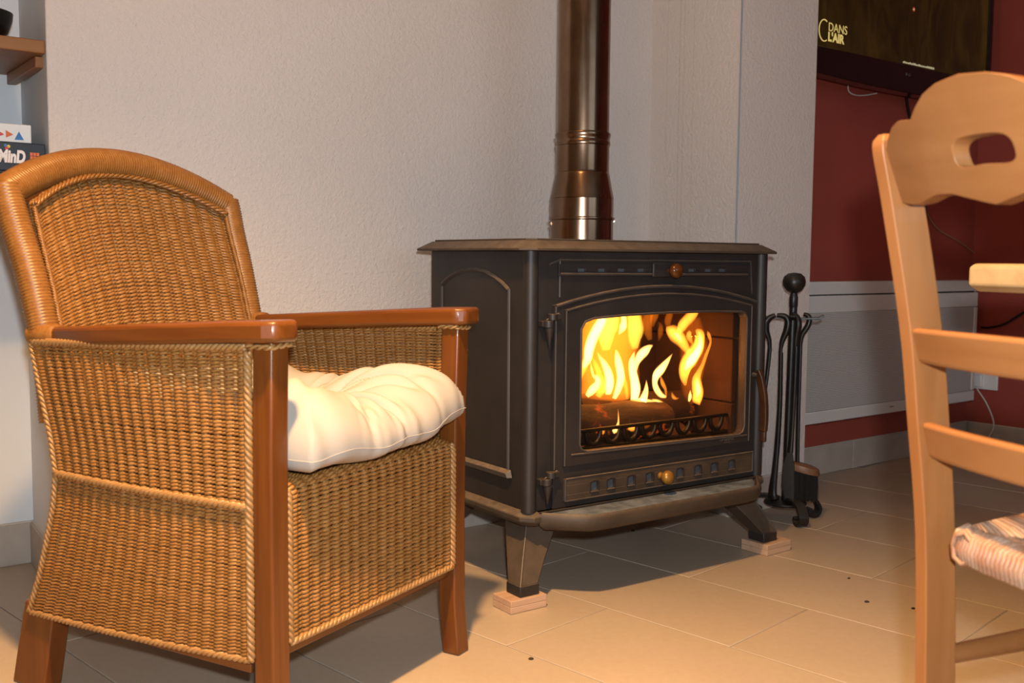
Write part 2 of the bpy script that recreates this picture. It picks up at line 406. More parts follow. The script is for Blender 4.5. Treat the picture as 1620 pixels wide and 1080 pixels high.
# ---------------------------------------------------------------- shelves in the niche
def wthing(name, label, cat, x, y, z, group=None, rz=0.0):
    return thing(name, label, cat, wpt(x, y, z), WR + rz, group)
sh = wthing('wall_shelf', 'upper brown wooden shelf in the white niche, black bowl on it', 'shelf', -2.5, .36, 1.147)
G().box(-.72, .765, 0, .325, 0, .027).build('board', MT['shelf_x'], sh, .002)
G().box(.752, .772, .03, .30, -.024, -.001).build('support_batten', MT['shelf_y'], sh, .002)
sh2 = wthing('wall_shelf', 'lower wooden niche shelf hidden behind the wicker backrest, carrying the game boxes', 'shelf', -2.5, .36, .845)
G().box(-.72, .765, 0, .325, 0, .027).build('board', MT['shelf_x'], sh2, .002)
G().box(.752, .772, .03, .30, -.024, -.001).build('support_batten', MT['shelf_y'], sh2, .002)
bowl = wthing('bowl', 'black round bowl on the upper niche shelf', 'bowl', -1.845, .46, 1.1745)
G().lathe([(.0, .0), (.035, 0), (.045, .004), (.060, .02), (.069, .045), (.071, .06), (.067, .0615), (.064, .058), (.055, .022), (.03, .010), (0, .009)], n=40).build('body', MT['bowl'], bowl, smooth=60)
# game boxes
def gbox(name, label, x1, y0, z0, wdt, dep, h, mat, lidmat):
    t = wthing(name, label, 'box', x1 - wdt/2, y0, z0, 'board games on the niche shelf')
    G().box(-wdt/2+.003, wdt/2-.003, .003, dep-.003, 0, h*.55).build('tray', lidmat, t, .001)
    G().box(-wdt/2, wdt/2, 0, dep, h*.06, h).build('lid', mat, t, .0018)
    return t
teal_m = plain('pale_teal_card', (0.42, 0.52, 0.52, 1), 0.5); dark_m = plain('dark_blue_card', (0.012, 0.014, 0.022, 1), 0.35); white_m = plain('white_card', (0.72, 0.72, 0.72, 1), 0.5)
b1 = gbox('game_box', 'pale teal flat box under the dark game box', -1.755, .39, .8725, .36, .25, .028, teal_m, teal_m)
b2 = gbox('game_box', 'dark blue game box with white slanted lettering and a red grid mark', -1.7385, .366, .9015, .38, .27, .0625, dark_m, dark_m)
b3 = gbox('game_box', 'white game box with red and blue triangles on its side', -1.757, .40, .9645, .34, .25, .040, white_m, white_m)
ink_w = plain('white_ink', (0.75, 0.70, 0.70, 1), 0.5); ink_r = plain('red_ink', (0.55, 0.05, 0.04, 1), 0.5); ink_b = plain('blue_ink', (0.03, 0.16, 0.45, 1), 0.5)
ink_y = plain('yellow_ink', (0.65, 0.45, 0.03, 1), 0.5); ink_o = plain('orange_ink', (0.62, 0.13, 0.03, 1), 0.5)
FRONT = lambda x, y, z: Matrix.Translation((x, y, z)) @ Matrix.Rotation(PI/2, 4, 'X')
text_mesh('lettering', 'MASTERMinD', .034, ink_w, b2, FRONT(.150, -.0006, .022) @ Matrix.Diagonal((.66, 1.0, 1.0, 1.0)), .0005, .15, .0016, 'RIGHT')
for dx, dz, mm in ((.1145, .0545, ink_b), (.1200, .0530, ink_y), (.1165, .0495, ink_r)):
    G().lathe([(.0, 0), (.0033, 0), (.0033, .001), (0, .001)], (dx, 0.0, dz), 12, 'Y').build('coloured_dot', mm, b2)
g = G()
for i in range(3):
    for j in range(3): g.box(.160+i*.0062, .1652+i*.0062, -.0012, .0, .022+j*.0075, .0285+j*.0075)
g.build('grid_mark', ink_o, b2)
tri = lambda pts, mm: G().prism(pts, -.0012, 0, lambda a, b, d: (a, d, b)).build('triangle_mark', mm, b3)
tri([(.137, .008), (.155, .008), (.146, .025)], ink_b)
tri([(.121, .011), (.135, .018), (.121, .026)], ink_o)
tri([(.104, .011), (.118, .017), (.105, .025)], ink_r)
tri([(.080, .008), (.098, .008), (.089, .025)], ink_b)

# ---------------------------------------------------------------- television, cables, convector heater, socket
tv = wthing('television', 'black wall-mounted flat television with a dark olive picture', 'television', .96, .075, 1.325)
TWX = .545
def tvb(x):   # bottom edge sags towards the middle
    return -.012*(1-(x/TWX)**2)
N = 20
poly = [(-TWX + 2*TWX*i/N, tvb(-TWX + 2*TWX*i/N)) for i in range(N+1)] + [(TWX, .665), (-TWX, .665)]
inner = [(-TWX+.028, .082), (TWX-.028, .082), (TWX-.028, .640), (-TWX+.028, .640)]
G().ring(poly, inner, (0, .05), lambda a, b, d: (a, d, b), (0, .36)).build('bezel', MT['tvblack'], tv, .003)
G().box(-TWX+.01, TWX-.01, .03, .075, .01, .66).build('back_shell', MT['tvmatte'], tv, .004)
scr = G().box(-TWX+.027, TWX-.027, .006, .012, .081, .641).build('screen', MT['screen'], tv)
G().box(-.25, .25, .075, .13, .15, .45).build('wall_bracket', MT['tvmatte'], tv)
gold = emit('screen_lettering', (0.75, 0.55, 0.17, 1), 0.8); pale = emit('screen_subtitle', (0.7, 0.6, 0.35, 1), 0.6)
text_mesh('screen_lettering', 'DANS', .038, gold, scr, FRONT(-.452, .0055, .135), .0003)
text_mesh('screen_lettering', "L'AIR", .038, gold, scr, FRONT(-.452, .0055, .1045), .0003, 0, .0016)
G().tube([(-.4725+.029*math.cos(a)*.9, .0055, .133+.033*math.sin(a)) for a in [D2R(60+i*10) for i in range(25)]], .0019, 6).build('screen_emblem', gold, scr)
g = G(); random.seed(3); x = -.03
while x < .165:
    wv = random.choice((.004, .006, .009)); g.box(x, x+wv, .0052, .006, .0865, .0865+random.choice((.005, .007))); x += wv+.003
g.build('screen_subtitle', pale, scr)
G().lathe([(0, 0), (.008, 0), (.008, .0008), (0, .0008)], (.023, .006, .272), 16, 'Y').build('screen_red_spot', emit('screen_red', (0.35, 0.03, 0.01, 1), 0.8), scr)
G().lathe([(0, 0), (.0035, 0), (.0035, .0008), (0, .0008)], (.022, .0052, .272), 12, 'Y').build('screen_highlight', pale, scr)
text_mesh('maker_mark', '\u25cf LG', .013, plain('grey_mark', (0.10, 0.09, 0.09, 1), 0.4), tv, FRONT(-.022, -.0004, .045), .0003)
def cable(name, label, pts, r, mat, n=8):
    P = spline([wpt(*p) for p in pts], n); base = Vector(P[0])
    o = G().tube([p - base for p in P], r, 8).build(name, mat, None, smooth=60); o.location = base
    return tag(o, label, 'cable')
cable('power_cable', 'thick black cable hanging below the television', [(1.09, .175, 1.36), (1.115, .18, 1.335), (1.17, .20, 1.28), (1.22, .20, 1.20), (1.28, .20, 1.05), (1.305, .20, .95), (1.31, .20, .80), (1.31, .20, .675)], .006, MT['cable_black'])
cable('aerial_cable', 'thin white wire loop under the television', [(.78, .19, 1.34), (.80, .20, 1.318), (.835, .20, 1.309), (.89, .20, 1.313), (.95, .19, 1.325)], .0022, MT['cable_white'])
cable('thin_cord', 'thin brown cord sagging along the dark red wall', [(1.30, .205, .98), (1.325, .205, .926), (1.37, .205, .885), (1.43, .205, .856), (1.54, .205, .825), (1.62, .205, .80), (1.672, .20, .775)], .0022, MT['cable_brown'])
cable('black_flex', 'black flex drooping on the right wall behind the ladder-back chair', [(1.675, .16, .482), (1.675, .13, .482), (1.675, .068, .50), (1.675, -.003, .546), (1.675, -.10, .60), (1.675, -.3, .63)], .004, MT['cable_black'])

rad = wthing('convector_heater', 'white electric convector heater with perforated front on the red wall', 'heater', .98, .11, .205)
RX0, RX1 = -.55, .565
G().box(RX0, RX1, .004, .095, .002, .465).build('casing', MT['rad'], rad, .004)
G().box(RX0, RX1, -.004, .006, .424, .466).build('top_panel', MT['rad'], rad, .003)
G().box(RX0, RX1, -.002, .006, .364, .420).build('outlet_panel', MT['rad'], rad, .003)
G().box(RX0, RX1, -.004, .006, 0, .040).build('bottom_panel', MT['rad'], rad, .003)
G().box(RX1-.022, RX1, -.003, .006, .042, .362).build('end_panel', MT['rad'], rad, .003)
G().box(RX0+.001, RX1-.023, .0, .006, .041, .363).build('perforated_grille', MT['perf'], rad)
g = G()
for i in range(90): g.box(RX0+.01+i*.012, RX0+.018+i*.012, -.0008, .004, .4205, .4235)
g.build('outlet_slot', MT['tvmatte'], rad)
text_mesh('maker_mark', '\u25aa\u25ac\u25ac', .010, plain('dark_mark', (0.03, 0.03, 0.03, 1), 0.5), rad, FRONT(-.012, -.0045, .020), .0003)
skt = wthing('wall_socket', 'white double wall socket low on the red wall by the corner', 'socket', 1.683, .135, .272, rz=-PI/2)
G().box(-.052, .052, -.010, 0, -.036, .036).build('face_plate', MT['socket'], skt, .003)
G().box(-.045, -.004, -.026, -.010, -.026, .022).build('plug', MT['socket'], skt, .004)
cable('socket_flex', 'thin white flex hanging from the wall socket to the floor', [(1.655, .155, .25), (1.655, .152, .235), (1.660, .12, .19), (1.662, .09, .13), (1.662, .085, .09), (1.655, .10, .05), (1.65, .12, .004)], .003, MT['cable_white'])

# ---------------------------------------------------------------- wood stove (local x along its front, y into it)
SO = (0.037, 2.145, 0.0); SR = D2R(35.3)
stove = thing('wood_stove', 'black cast iron wood stove with a fire burning behind its glass door', 'stove', SO, SR)
FR = lambda a, b, d: (a, d, b)           # front-plane mapping: (x, z, depth y)
BW, BD, BZ0, BZ1 = .72, .402, .198, .755
def frust(g, o0, o1, z0, z1, c0, c1):
    def oct_(o, z, c):
        x0, x1, y0, y1 = -o, BW+o, -o, BD+o
        return [(x0+c, y0, z), (x1-c, y0, z), (x1, y0+c, z), (x1, y1-c, z), (x1-c, y1, z), (x0+c, y1, z), (x0, y1-c, z), (x0, y0+c, z)]
    return g.loft([oct_(o0, z0, c0), oct_(o1, z1, c1)])
g = G(); frust(g, .036, .036, .7535, .7585, .028, .028); frust(g, .036, .006, .7585, .7755, .028, .020); frust(g, .001, .001, .7755, .7795, .018, .018)
g.build('top_plate', MT['iron_dusty'], stove, .0012)
# body shell
ARC = lambda x0, x1, ze, zc, n=14: [(lerp(x1, x0, i/n), ze + (zc-ze)*(1-(2*i/n-1)**2)) for i in range(n+1)]
door_o = [(.057, .200), (.686, .200)] + ARC(.057, .686, .638, .678)
door_i = [(.081, .290), (.664, .290)] + ARC(.081, .664, .6285, .661)
glass_o = [(.124, .335), (.130, .323), (.145, .317), (.628, .310), (.641, .316), (.647, .330), (.647, .596), (.640, .608), (.628, .6125), (.52, .6155), (.385, .6165), (.25, .6135), (.160, .609), (.135, .602), (.124, .586)]
front_o = [(0.008, BZ0), (BW-.008, BZ0), (BW-.008, BZ1), (0.008, BZ1)]
g = G().ring(front_o, [(.060, .203), (.683, .203)] + ARC(.060, .683, .636, .675), (0, .018), FR, (.37, .43))
g.build('front_plate', MT['iron'], stove, .001)
G().box(0, .014, .012, BD, BZ0, BZ1).build('side_panel', MT['iron'], stove, .002)
G().box(BW-.014, BW, .012, BD, BZ0, BZ1).build('side_panel', MT['iron'], stove, .002)
G().box(0.01, BW-.01, BD-.016, BD, BZ0, BZ1).build('rear_panel', MT['iron'], stove, .002)
for x in (.004, BW-.004):
    G().tube([(x, .004, BZ0), (x, .004, BZ1)], .0165, 20).build('corner_column', MT['iron'], stove, smooth=60)
# arched mouldings on the two sides
arch = [(.352, .674), (.33, .687), (.30, .699), (.268, .707), (.2148, .7115), (.165, .706), (.13, .695), (.10, .682), (.0775, .669)]
for sx, nm in ((-.001, 1), (BW+.001, -1)):
    g = G(); sec = [(-1, -.6), (-.55, .25), (0, .6), (.55, .25), (1, -.6)]
    g.tube([(sx, y, z) for y, z in arch], .0075, sec=[(a*.95, b*.9) for a, b in sec], up=(-nm, 0, 0))
    g.tube([(sx, .0765, .672), (sx, .0745, .275)], .006, sec=[(a*.95, b*.9) for a, b in sec], up=(-nm, 0, 0))
    g.tube([(sx, .353, .677), (sx, .353, .272)], .006, sec=[(a*.95, b*.9) for a, b in sec], up=(-nm, 0, 0))
    g.build('side_moulding', MT['iron_edge'], stove, smooth=50)
    g = G().loft([[(sx-.001*nm, .055, .262), (sx-.013*nm, .060, .262), (sx-.013*nm, .066, .272), (sx-.001*nm, .061, .279)],
                  [(sx-.001*nm, .372, .262), (sx-.013*nm, .367, .262), (sx-.013*nm, .361, .272), (sx-.001*nm, .366, .279)]])
    g.build('side_sill', MT['iron_edge'], stove, .001)
# vent band at the top of the front
slots = [.134, .191, .248, .307, .4154, .4666, .5213, .5687]
def slotted(g, x0, x1, z0, z1, s0, s1, xs, wd, y0, y1):
    g.box(x0, x1, y0, y1, z0, s0); g.box(x0, x1, y0, y1, s1, z1)
    e = [x0] + [v for x in xs for v in (x-wd/2, x+wd/2)] + [x1]
    for a, b in zip(e[0::2], e[1::2]): g.box(a, b, y0, y1, s0, s1)
g = G(); slotted(g, .072, .662, .700, .726, .7095, .7165, slots, .020, -.005, -.0005)
g.build('vent_band', MT['iron'], stove, .0008)
G().box(.075, .66, -.0018, -.0006, .706, .719).build('vent_shutter', MT['slot'], stove)
G().tube([(.074, -.0065, .7045), (.655, -.0065, .702)], .0032, 8).build('vent_bead', MT['iron_edge'], stove, smooth=60)
g = G(); sec = [(-.7, 0), (0, .7), (.7, 0), (0, -.4)]
for a, b in (((.048, .724), (.078, .7345)), ((.078, .7345), (.673, .7345)), ((.078, .7345), (.078, .655)), ((.673, .7345), (.680, .655))):
    g.tube([(a[0], -.001, a[1]), (b[0], -.001, b[1])], .0024, 6)
g.build('vent_frame', MT['iron_edge'], stove, smooth=60)
g = G().box(.338, .404, -.012, -.004, .697, .730); g.build('vent_slider', MT['iron'], stove, .003)
G().lathe([(0, 0), (.006, 0), (.006, .008), (.010, .010), (.0165, .017), (.0175, .023), (.015, .029), (.008, .033), (0, .034)], (.388, -.012, .7125), 24, 'Y').build('vent_knob', MT['amber_knob'], stove, smooth=80, label='shiny amber brown vent knob')
# door
door = G().ring(door_o, glass_o, (-.012, .006), FR, (.385, .44)).build('door', MT['iron'], stove, .0012)
G().ring(door_i, glass_o, (-.019, -.011), FR, (.385, .44)).build('door_frame', MT['iron'], door, .003)
def bead(path, r, nm, par, closed=False, mat='iron_edge'):
    return G().tube(path, r, 8, closed=closed).build(nm, MT[mat], par, smooth=60)
bead([(x, -.0125, z) for x, z in ARC(.060, .683, .636, .676)], .0042, 'door_bead', door)
bead([(x, -.019, z) for x, z in ARC(.083, .662, .6265, .659)], .0028, 'door_bead', door)
bead([(.083, -.019, .6265), (.083, -.019, .292), ], .0024, 'door_bead', door)
bead([(.662, -.019, .6265), (.662, -.019, .292), ], .0024, 'door_bead', door)
bead([(.060, -.0125, .636), (.060, -.0125, .285)], .0022, 'door_bead', door)
bead([(x, -.0185, z) for x, z in glass_o], .0028, 'glass_rim', door, True)
bead([(.1, -.019, .314), (.655, -.019, .3065)], .0025, 'glass_sill', door)
def glassm():
    m = M('stove_glass'); m.n.remove(m.b)
    tr = m.node('ShaderNodeBsdfTransparent'); tr.inputs[0].default_value = (0.93, 0.86, 0.78, 1)
    gl = m.node('ShaderNodeBsdfGlossy'); gl.inputs['Roughness'].default_value = 0.05; gl.inputs[0].default_value = (0.8, 0.75, 0.7, 1)
    mx = m.node('ShaderNodeMixShader'); mx.inputs[0].default_value = 0.035
    m.link(tr.outputs[0], mx.inputs[1]); m.link(gl.outputs[0], mx.inputs[2]); m.link(mx.outputs[0], m.out.inputs[0]); return m.m
GLASS = glassm()
G().prism(glass_o, .001, .004, FR).build('glass', GLASS, door)
# cast mark at the lower right of the door: thin raised squiggle
g = G(); pts = [(.560+i*.0031, -.0195, .3005+(.0045 if i % 2 else -.001)+(.003 if i in (4, 9, 12) else 0)) for i in range(17)]
g.tube(spline(pts, 3), .0007, 5); g.tube([(.575, -.0195, .2955), (.595, -.0195, .2952)], .0006, 5)
g.build('cast_mark', MT['iron_edge'], door)
# hinges
for zt in (.6212, .2837):
    h = G().tube([(.045, -.020, zt-.0135), (.045, -.020, zt)], .0105, 16)
    h.box(.045, .066, -.026, -.012, zt-.0125, zt-.0005)
    hb = h.build('hinge', MT['iron'], stove, .001, smooth=40)
    k = G().tube([(.036, -.018, zt-.0285), (.036, -.018, zt-.014)], .0115, 16); k.box(.02, .036, -.018, .0, zt-.0275, zt-.015)
    k.build('knuckle', MT['iron'], hb, .001, smooth=40)
    G().lathe([(0, -.073), (.0015, -.071), (.011, -.029), (.0, -.0285)], (.038, -.018, zt), 16).build('finial', MT['iron'], hb, smooth=40)
    bead([(.030, -.018, zt-.0135), (.062, -.020, zt+.0005)], .002, 'dust_edge', hb)
# handle on the right
hd = G().tube(spline([(.684, -.022, .466), (.688, -.030, .445), (.694, -.036, .40), (.698, -.036, .35), (.698, -.034, .315)], 6), [1.0]*25, sec=[(-.006, -.010), (.006, -.010), (.006, .010), (-.006, .010)], up=(0, -1, 0.01)).build('door_handle', MT['handle'], stove, .003)
G().tube([(.680, -.01, .455), (.684, -.024, .455)], .006, 10).build('handle_pivot', MT['iron_edge'], hd, smooth=60)
G().box(.694, .704, -.042, -.028, .288, .316).build('handle_foot', MT['handle'], hd, .003)
# ash drawer band
slots2 = [.168, .2157, .2762, .3325, .4294, .4881, .544, .6036]
g = G(); slotted(g, .086, .680, .2135, .2625, .2275, .2480, slots2, .021, -.018, -.0115)
g.build('ash_door', MT['iron_dusty'], stove, .0008)
ash = [o for o in stove.children if o.name.startswith('ash_door')][0]
G().box(.09, .676, -.0125, -.0115, .222, .254).build('shutter', MT['slot'], ash)
for x in slots2:
    G().ring([(x-.0135, .2245), (x+.0135, .2245), (x+.0135, .2500), (x, .2525), (x-.0135, .2500)], [(x-.0095, .2285), (x+.0095, .2285), (x+.0095, .2440), (x+.004, .2475), (x-.004, .2475), (x-.0095, .2440)], (-.0195, -.017), FR).build('vent_slot_rim', MT['iron'], ash, .0005)
    G().box(x-.012, x+.010, -.0225, -.018, .2250, .2278).build('vent_slot_ledge', MT['iron_edge'], ash, .0005)
g = G()
for a, b in (((.0865, .2625), (.680, .2625)), ((.0865, .2135), (.680, .2135)), ((.0865, .2625), (.0865, .2135)), ((.680, .2625), (.680, .2135))):
    g.tube([(a[0], -.0185, a[1]), (b[0], -.0185, b[1])], .0021, 6)
g.build('ash_door_frame', MT['iron_edge'], ash, smooth=60)
G().lathe([(0, 0), (.008, 0), (.009, .003), (.006, .006), (.007, .013), (.013, .017), (.0165, .023), (.0150, .031), (.008, .036), (0, .037)], (.366, -.018, .2385), 24, 'Y').build('ash_door_knob', MT['old_brass'], ash, smooth=80, label='dull brass ash door knob')
# base moulding, ash ledge
g = G(); frust(g, .010, .022, .198, .190, .02, .024); frust(g, .022, .022, .190, .180, .024, .024); frust(g, .022, .008, .180, .168, .024, .018)
g.build('base_moulding', MT['iron_dusty'], stove, .0015)
def ledge_path(inset, z):
    base = [(.016, -.018), (.030, -.034), (.072, -.078), (.098, -.096), (.135, -.101), (.36, -.102), (.585, -.101), (.622, -.096), (.648, -.078), (.690, -.034), (.704, -.018)]
    P = []
    for x, y in base:
        k = inset/.10
        P.append((x + inset*(1 if x < .36 else -1)*(.9 if y > -.09 else .25), -.018 + (y+.018)*(1-k*1.0), z))
    return P
rings = [ledge_path(.034, .158), ledge_path(.016, .160), ledge_path(.003, .170), ledge_path(0, .184), ledge_path(.002, .194), ledge_path(.007, .1985), ledge_path(.012, .1975), ledge_path(.016, .190), ledge_path(.024, .180)]
led = G().loft(rings).build('ash_ledge', MT['iron_dusty'], stove, smooth=50)
ashm = vary('grey_ash', (0.045, 0.055, 0.07, 1), (0.17, 0.195, 0.23, 1), 22, 0.95, bump=0.6, bscale=120, bdist=.004)
a = ledge_path(.014, .186); g = G(); g.loft([a, [(x, y, z+.0085) for x, y, z in ledge_path(.026, .186)]]); g.build('ash', ashm, led, kind='stuff')
G().prism([(.02, -.02), (.70, -.02), (.70, 0), (.02, 0)], .170, .198, XY).build('ledge_back', MT['iron'], led)
# legs
def leg(sx, sy, label=None):
    X = lambda x: x if sx > 0 else BW - x
    Y = lambda y: y if sy > 0 else BD - y
    def sq(x0, x1, y0, y1, z): return [(X(x0), Y(y0), z), (X(x1), Y(y0), z), (X(x1), Y(y1), z), (X(x0), Y(y1), z)]
    l = G().loft([sq(.018, .104, .028, .112, .172), sq(.010, .092, .020, .100, .150), sq(-.018, .044, -.008, .054, .098), sq(-.041, .006, -.032, .016, .050)]).build('leg', MT['iron_dusty'], stove, .003)
    G().loft([sq(-.0425, .0075, -.0335, .0175, .052), sq(-.0425, .0075, -.0335, .0175, .0285)]).build('foot', MT['iron'], l, .002)
    G().tube([(X(.018), Y(.028), .168), (X(.010), Y(.020), .150), (X(-.018), Y(-.008), .098), (X(-.041), Y(-.032), .05)], .0028, 8).build('leg_ridge', MT['iron_edge'], l, smooth=60)
    return l
for sx in (1, -1):
    for sy in (1, -1): leg(sx, sy)
def block(x0, x1, y0, y1, label, rz=0):
    t = thing('wooden_block', label, 'block', Vector(SO) + Matrix.Rotation(SR, 3, 'Z') @ Vector(((x0+x1)/2, (y0+y1)/2, 0)), SR + rz, 'wooden blocks under the stove feet')
    hx, hy = (x1-x0)/2, (y1-y0)/2
    G().box(-hx, hx, -hy, hy, 0.0005, .0145).build('plank', MT['block'], t, .0012); G().box(-hx, hx, -hy, hy, .0146, .0280).build('plank', MT['block'], t, .0012)
block(-.071, .022, -.041, .026, 'small pale wooden block under the front left stove foot')
block(.702, .798, -.050, .032, 'small pale wooden block under the front right stove foot, near the fire irons', .06)
block(-.071, .022, .376, .44, 'wooden block under the rear left stove foot')
block(.700, .792, .376, .44, 'wooden block under the rear right stove foot')

# firebox with refractory panels, grate, logs and flames
soot = vary('sooty_firebrick', (0.020, 0.008, 0.004, 1), (0.058, 0.020, 0.008, 1), 7, 0.9, bump=0.4, bscale=40)
fb = G().box(.035, .685, .335, .345, .205, .71); fb.box(.035, .045, .03, .345, .205, .71); fb.box(.675, .685, .03, .345, .205, .71); fb.box(.035, .685, .03, .345, .205, .215); fb.box(.035, .685, .03, .345, .705, .715)
fb = fb.build('firebox', MT['iron'], stove)
for i in range(3):
    for j in range(3): G().box(.048+i*.209, .254+i*.209, .318, .334, .218+j*.163, .378+j*.163).build('refractory_panel', soot, fb, .003)
for sx in (.047, .657):
    for i in range(2):
        for j in range(3): G().box(sx, sx+.016, .036+i*.141, .174+i*.141, .218+j*.163, .378+j*.163).build('refractory_panel', soot, fb, .003)
# front log guard: bar with scalloped cups
gr = G().box(.06, .66, .045, .056, .300, .312); gr.box(.06, .66, .045, .056, .345, .353)
gr = gr.build('log_guard', MT['black_iron'], stove, .002)
for i in range(10):
    cx = .105 + i*.057
    G().tube([(cx+.021*math.cos(a), .050, .345+.030*math.sin(a)) for a in [PI + PI*k/10 for k in range(11)]], .006, 8).build('guard_cup', MT['black_iron'], gr, smooth=60)
def barkm():
    m = M('charred_bark'); f = m.noise(14, 5, 0.7, (0.25, 1, 1), 0.6)
    m.base(m.ramp(f, [(0.3, (0.012, 0.006, 0.004, 1)), (0.6, (0.06, 0.025, 0.010, 1)), (0.8, (0.15, 0.065, 0.03, 1))])).set(0.9)
    e = m.noise(16, 4, 0.7)
    m.link(m.ramp(e, [(0.60, (0, 0, 0, 1)), (0.72, (0.9, 0.10, 0.008, 1)), (0.85, (1.0, 0.35, 0.05, 1))]), m.b.inputs['Emission Color']); m.b.inputs['Emission Strength'].default_value = 0.7
    m.bump(f, 0.8, .008); return m.m
BARK = barkm()
def log(p0, p1, r, label):
    p0, p1 = Vector(p0), Vector(p1); g = G(); n = 18; random.seed(int(r*1e4)); ph = [random.random()*6 for _ in range(4)]
    rings = []
    d = (p1-p0).normalized(); sd = d.cross(Vector((0, 0, 1))).normalized(); up = sd.cross(d)
    for i in range(11):
        c = p0.lerp(p1, i/10); ring = []
        for k in range(n):
            a = 2*PI*k/n; rr = r*(1 + .09*math.sin(3*a+ph[0]) + .05*math.sin(5*a+ph[1]+i*.6) + .04*math.sin(i*1.3+ph[2]))
            ring.append(c + sd*math.cos(a)*rr + up*math.sin(a)*rr)
        rings.append(ring)
    Rm = Matrix.Rotation(SR, 3, 'Z'); base = Vector(SO) + Rm @ p0
    g.loft([[q - p0 for q in ring] for ring in rings])
    o = g.build('log', BARK, None, smooth=60); o.location = base; o.rotation_euler = (0, 0, SR)
    return tag(o, label, 'log', 'logs burning in the stove')
log((.075, .105, .352), (.50, .120, .345), .046, 'charred log lying at the front left of the fire')
log((.30, .215, .36), (.645, .190, .350), .043, 'dark burning log at the back right of the fire')
log((.085, .235, .345), (.40, .245, .35), .05, 'glowing log at the back left of the fire')
log((.15, .150, .268), (.60, .155, .268), .048, 'ember-covered log lowest in the fire bed')
embm = M('embers'); f = embm.noise(40, 4, 0.7)
embm.base(embm.ramp(f, [(0.35, (0.01, 0.006, 0.004, 1)), (0.6, (0.05, 0.03, 0.02, 1))])).set(0.9)
embm.link(embm.ramp(embm.noise(22, 4, 0.7), [(0.5, (0.02, 0.002, 0, 1)), (0.68, (1, 0.14, 0.01, 1))]), embm.b.inputs['Emission Color']); embm.b.inputs['Emission Strength'].default_value = 0.5
g = G(); random.seed(5)
for i in range(170):
    x = random.uniform(.06, .65); y = random.uniform(.062, .31); z = .216 + random.uniform(0, .085)*min(1, (y-.04)/.1); s = random.uniform(.008, .02)
    pts = [Vector((x, y, z)) + Vector((random.uniform(-1, 1), random.uniform(-1, 1), random.uniform(-1, 1)))*s for _ in range(4)]
    g.add(pts, [(0, 1, 2), (0, 2, 3), (0, 3, 1), (1, 3, 2)])
o = g.build('ember_bed', embm.m, None); o.location = SO; o.rotation_euler = (0, 0, SR); o['label'] = 'bed of glowing embers and charcoal in the stove'; o['category'] = 'embers'; o['kind'] = 'stuff'

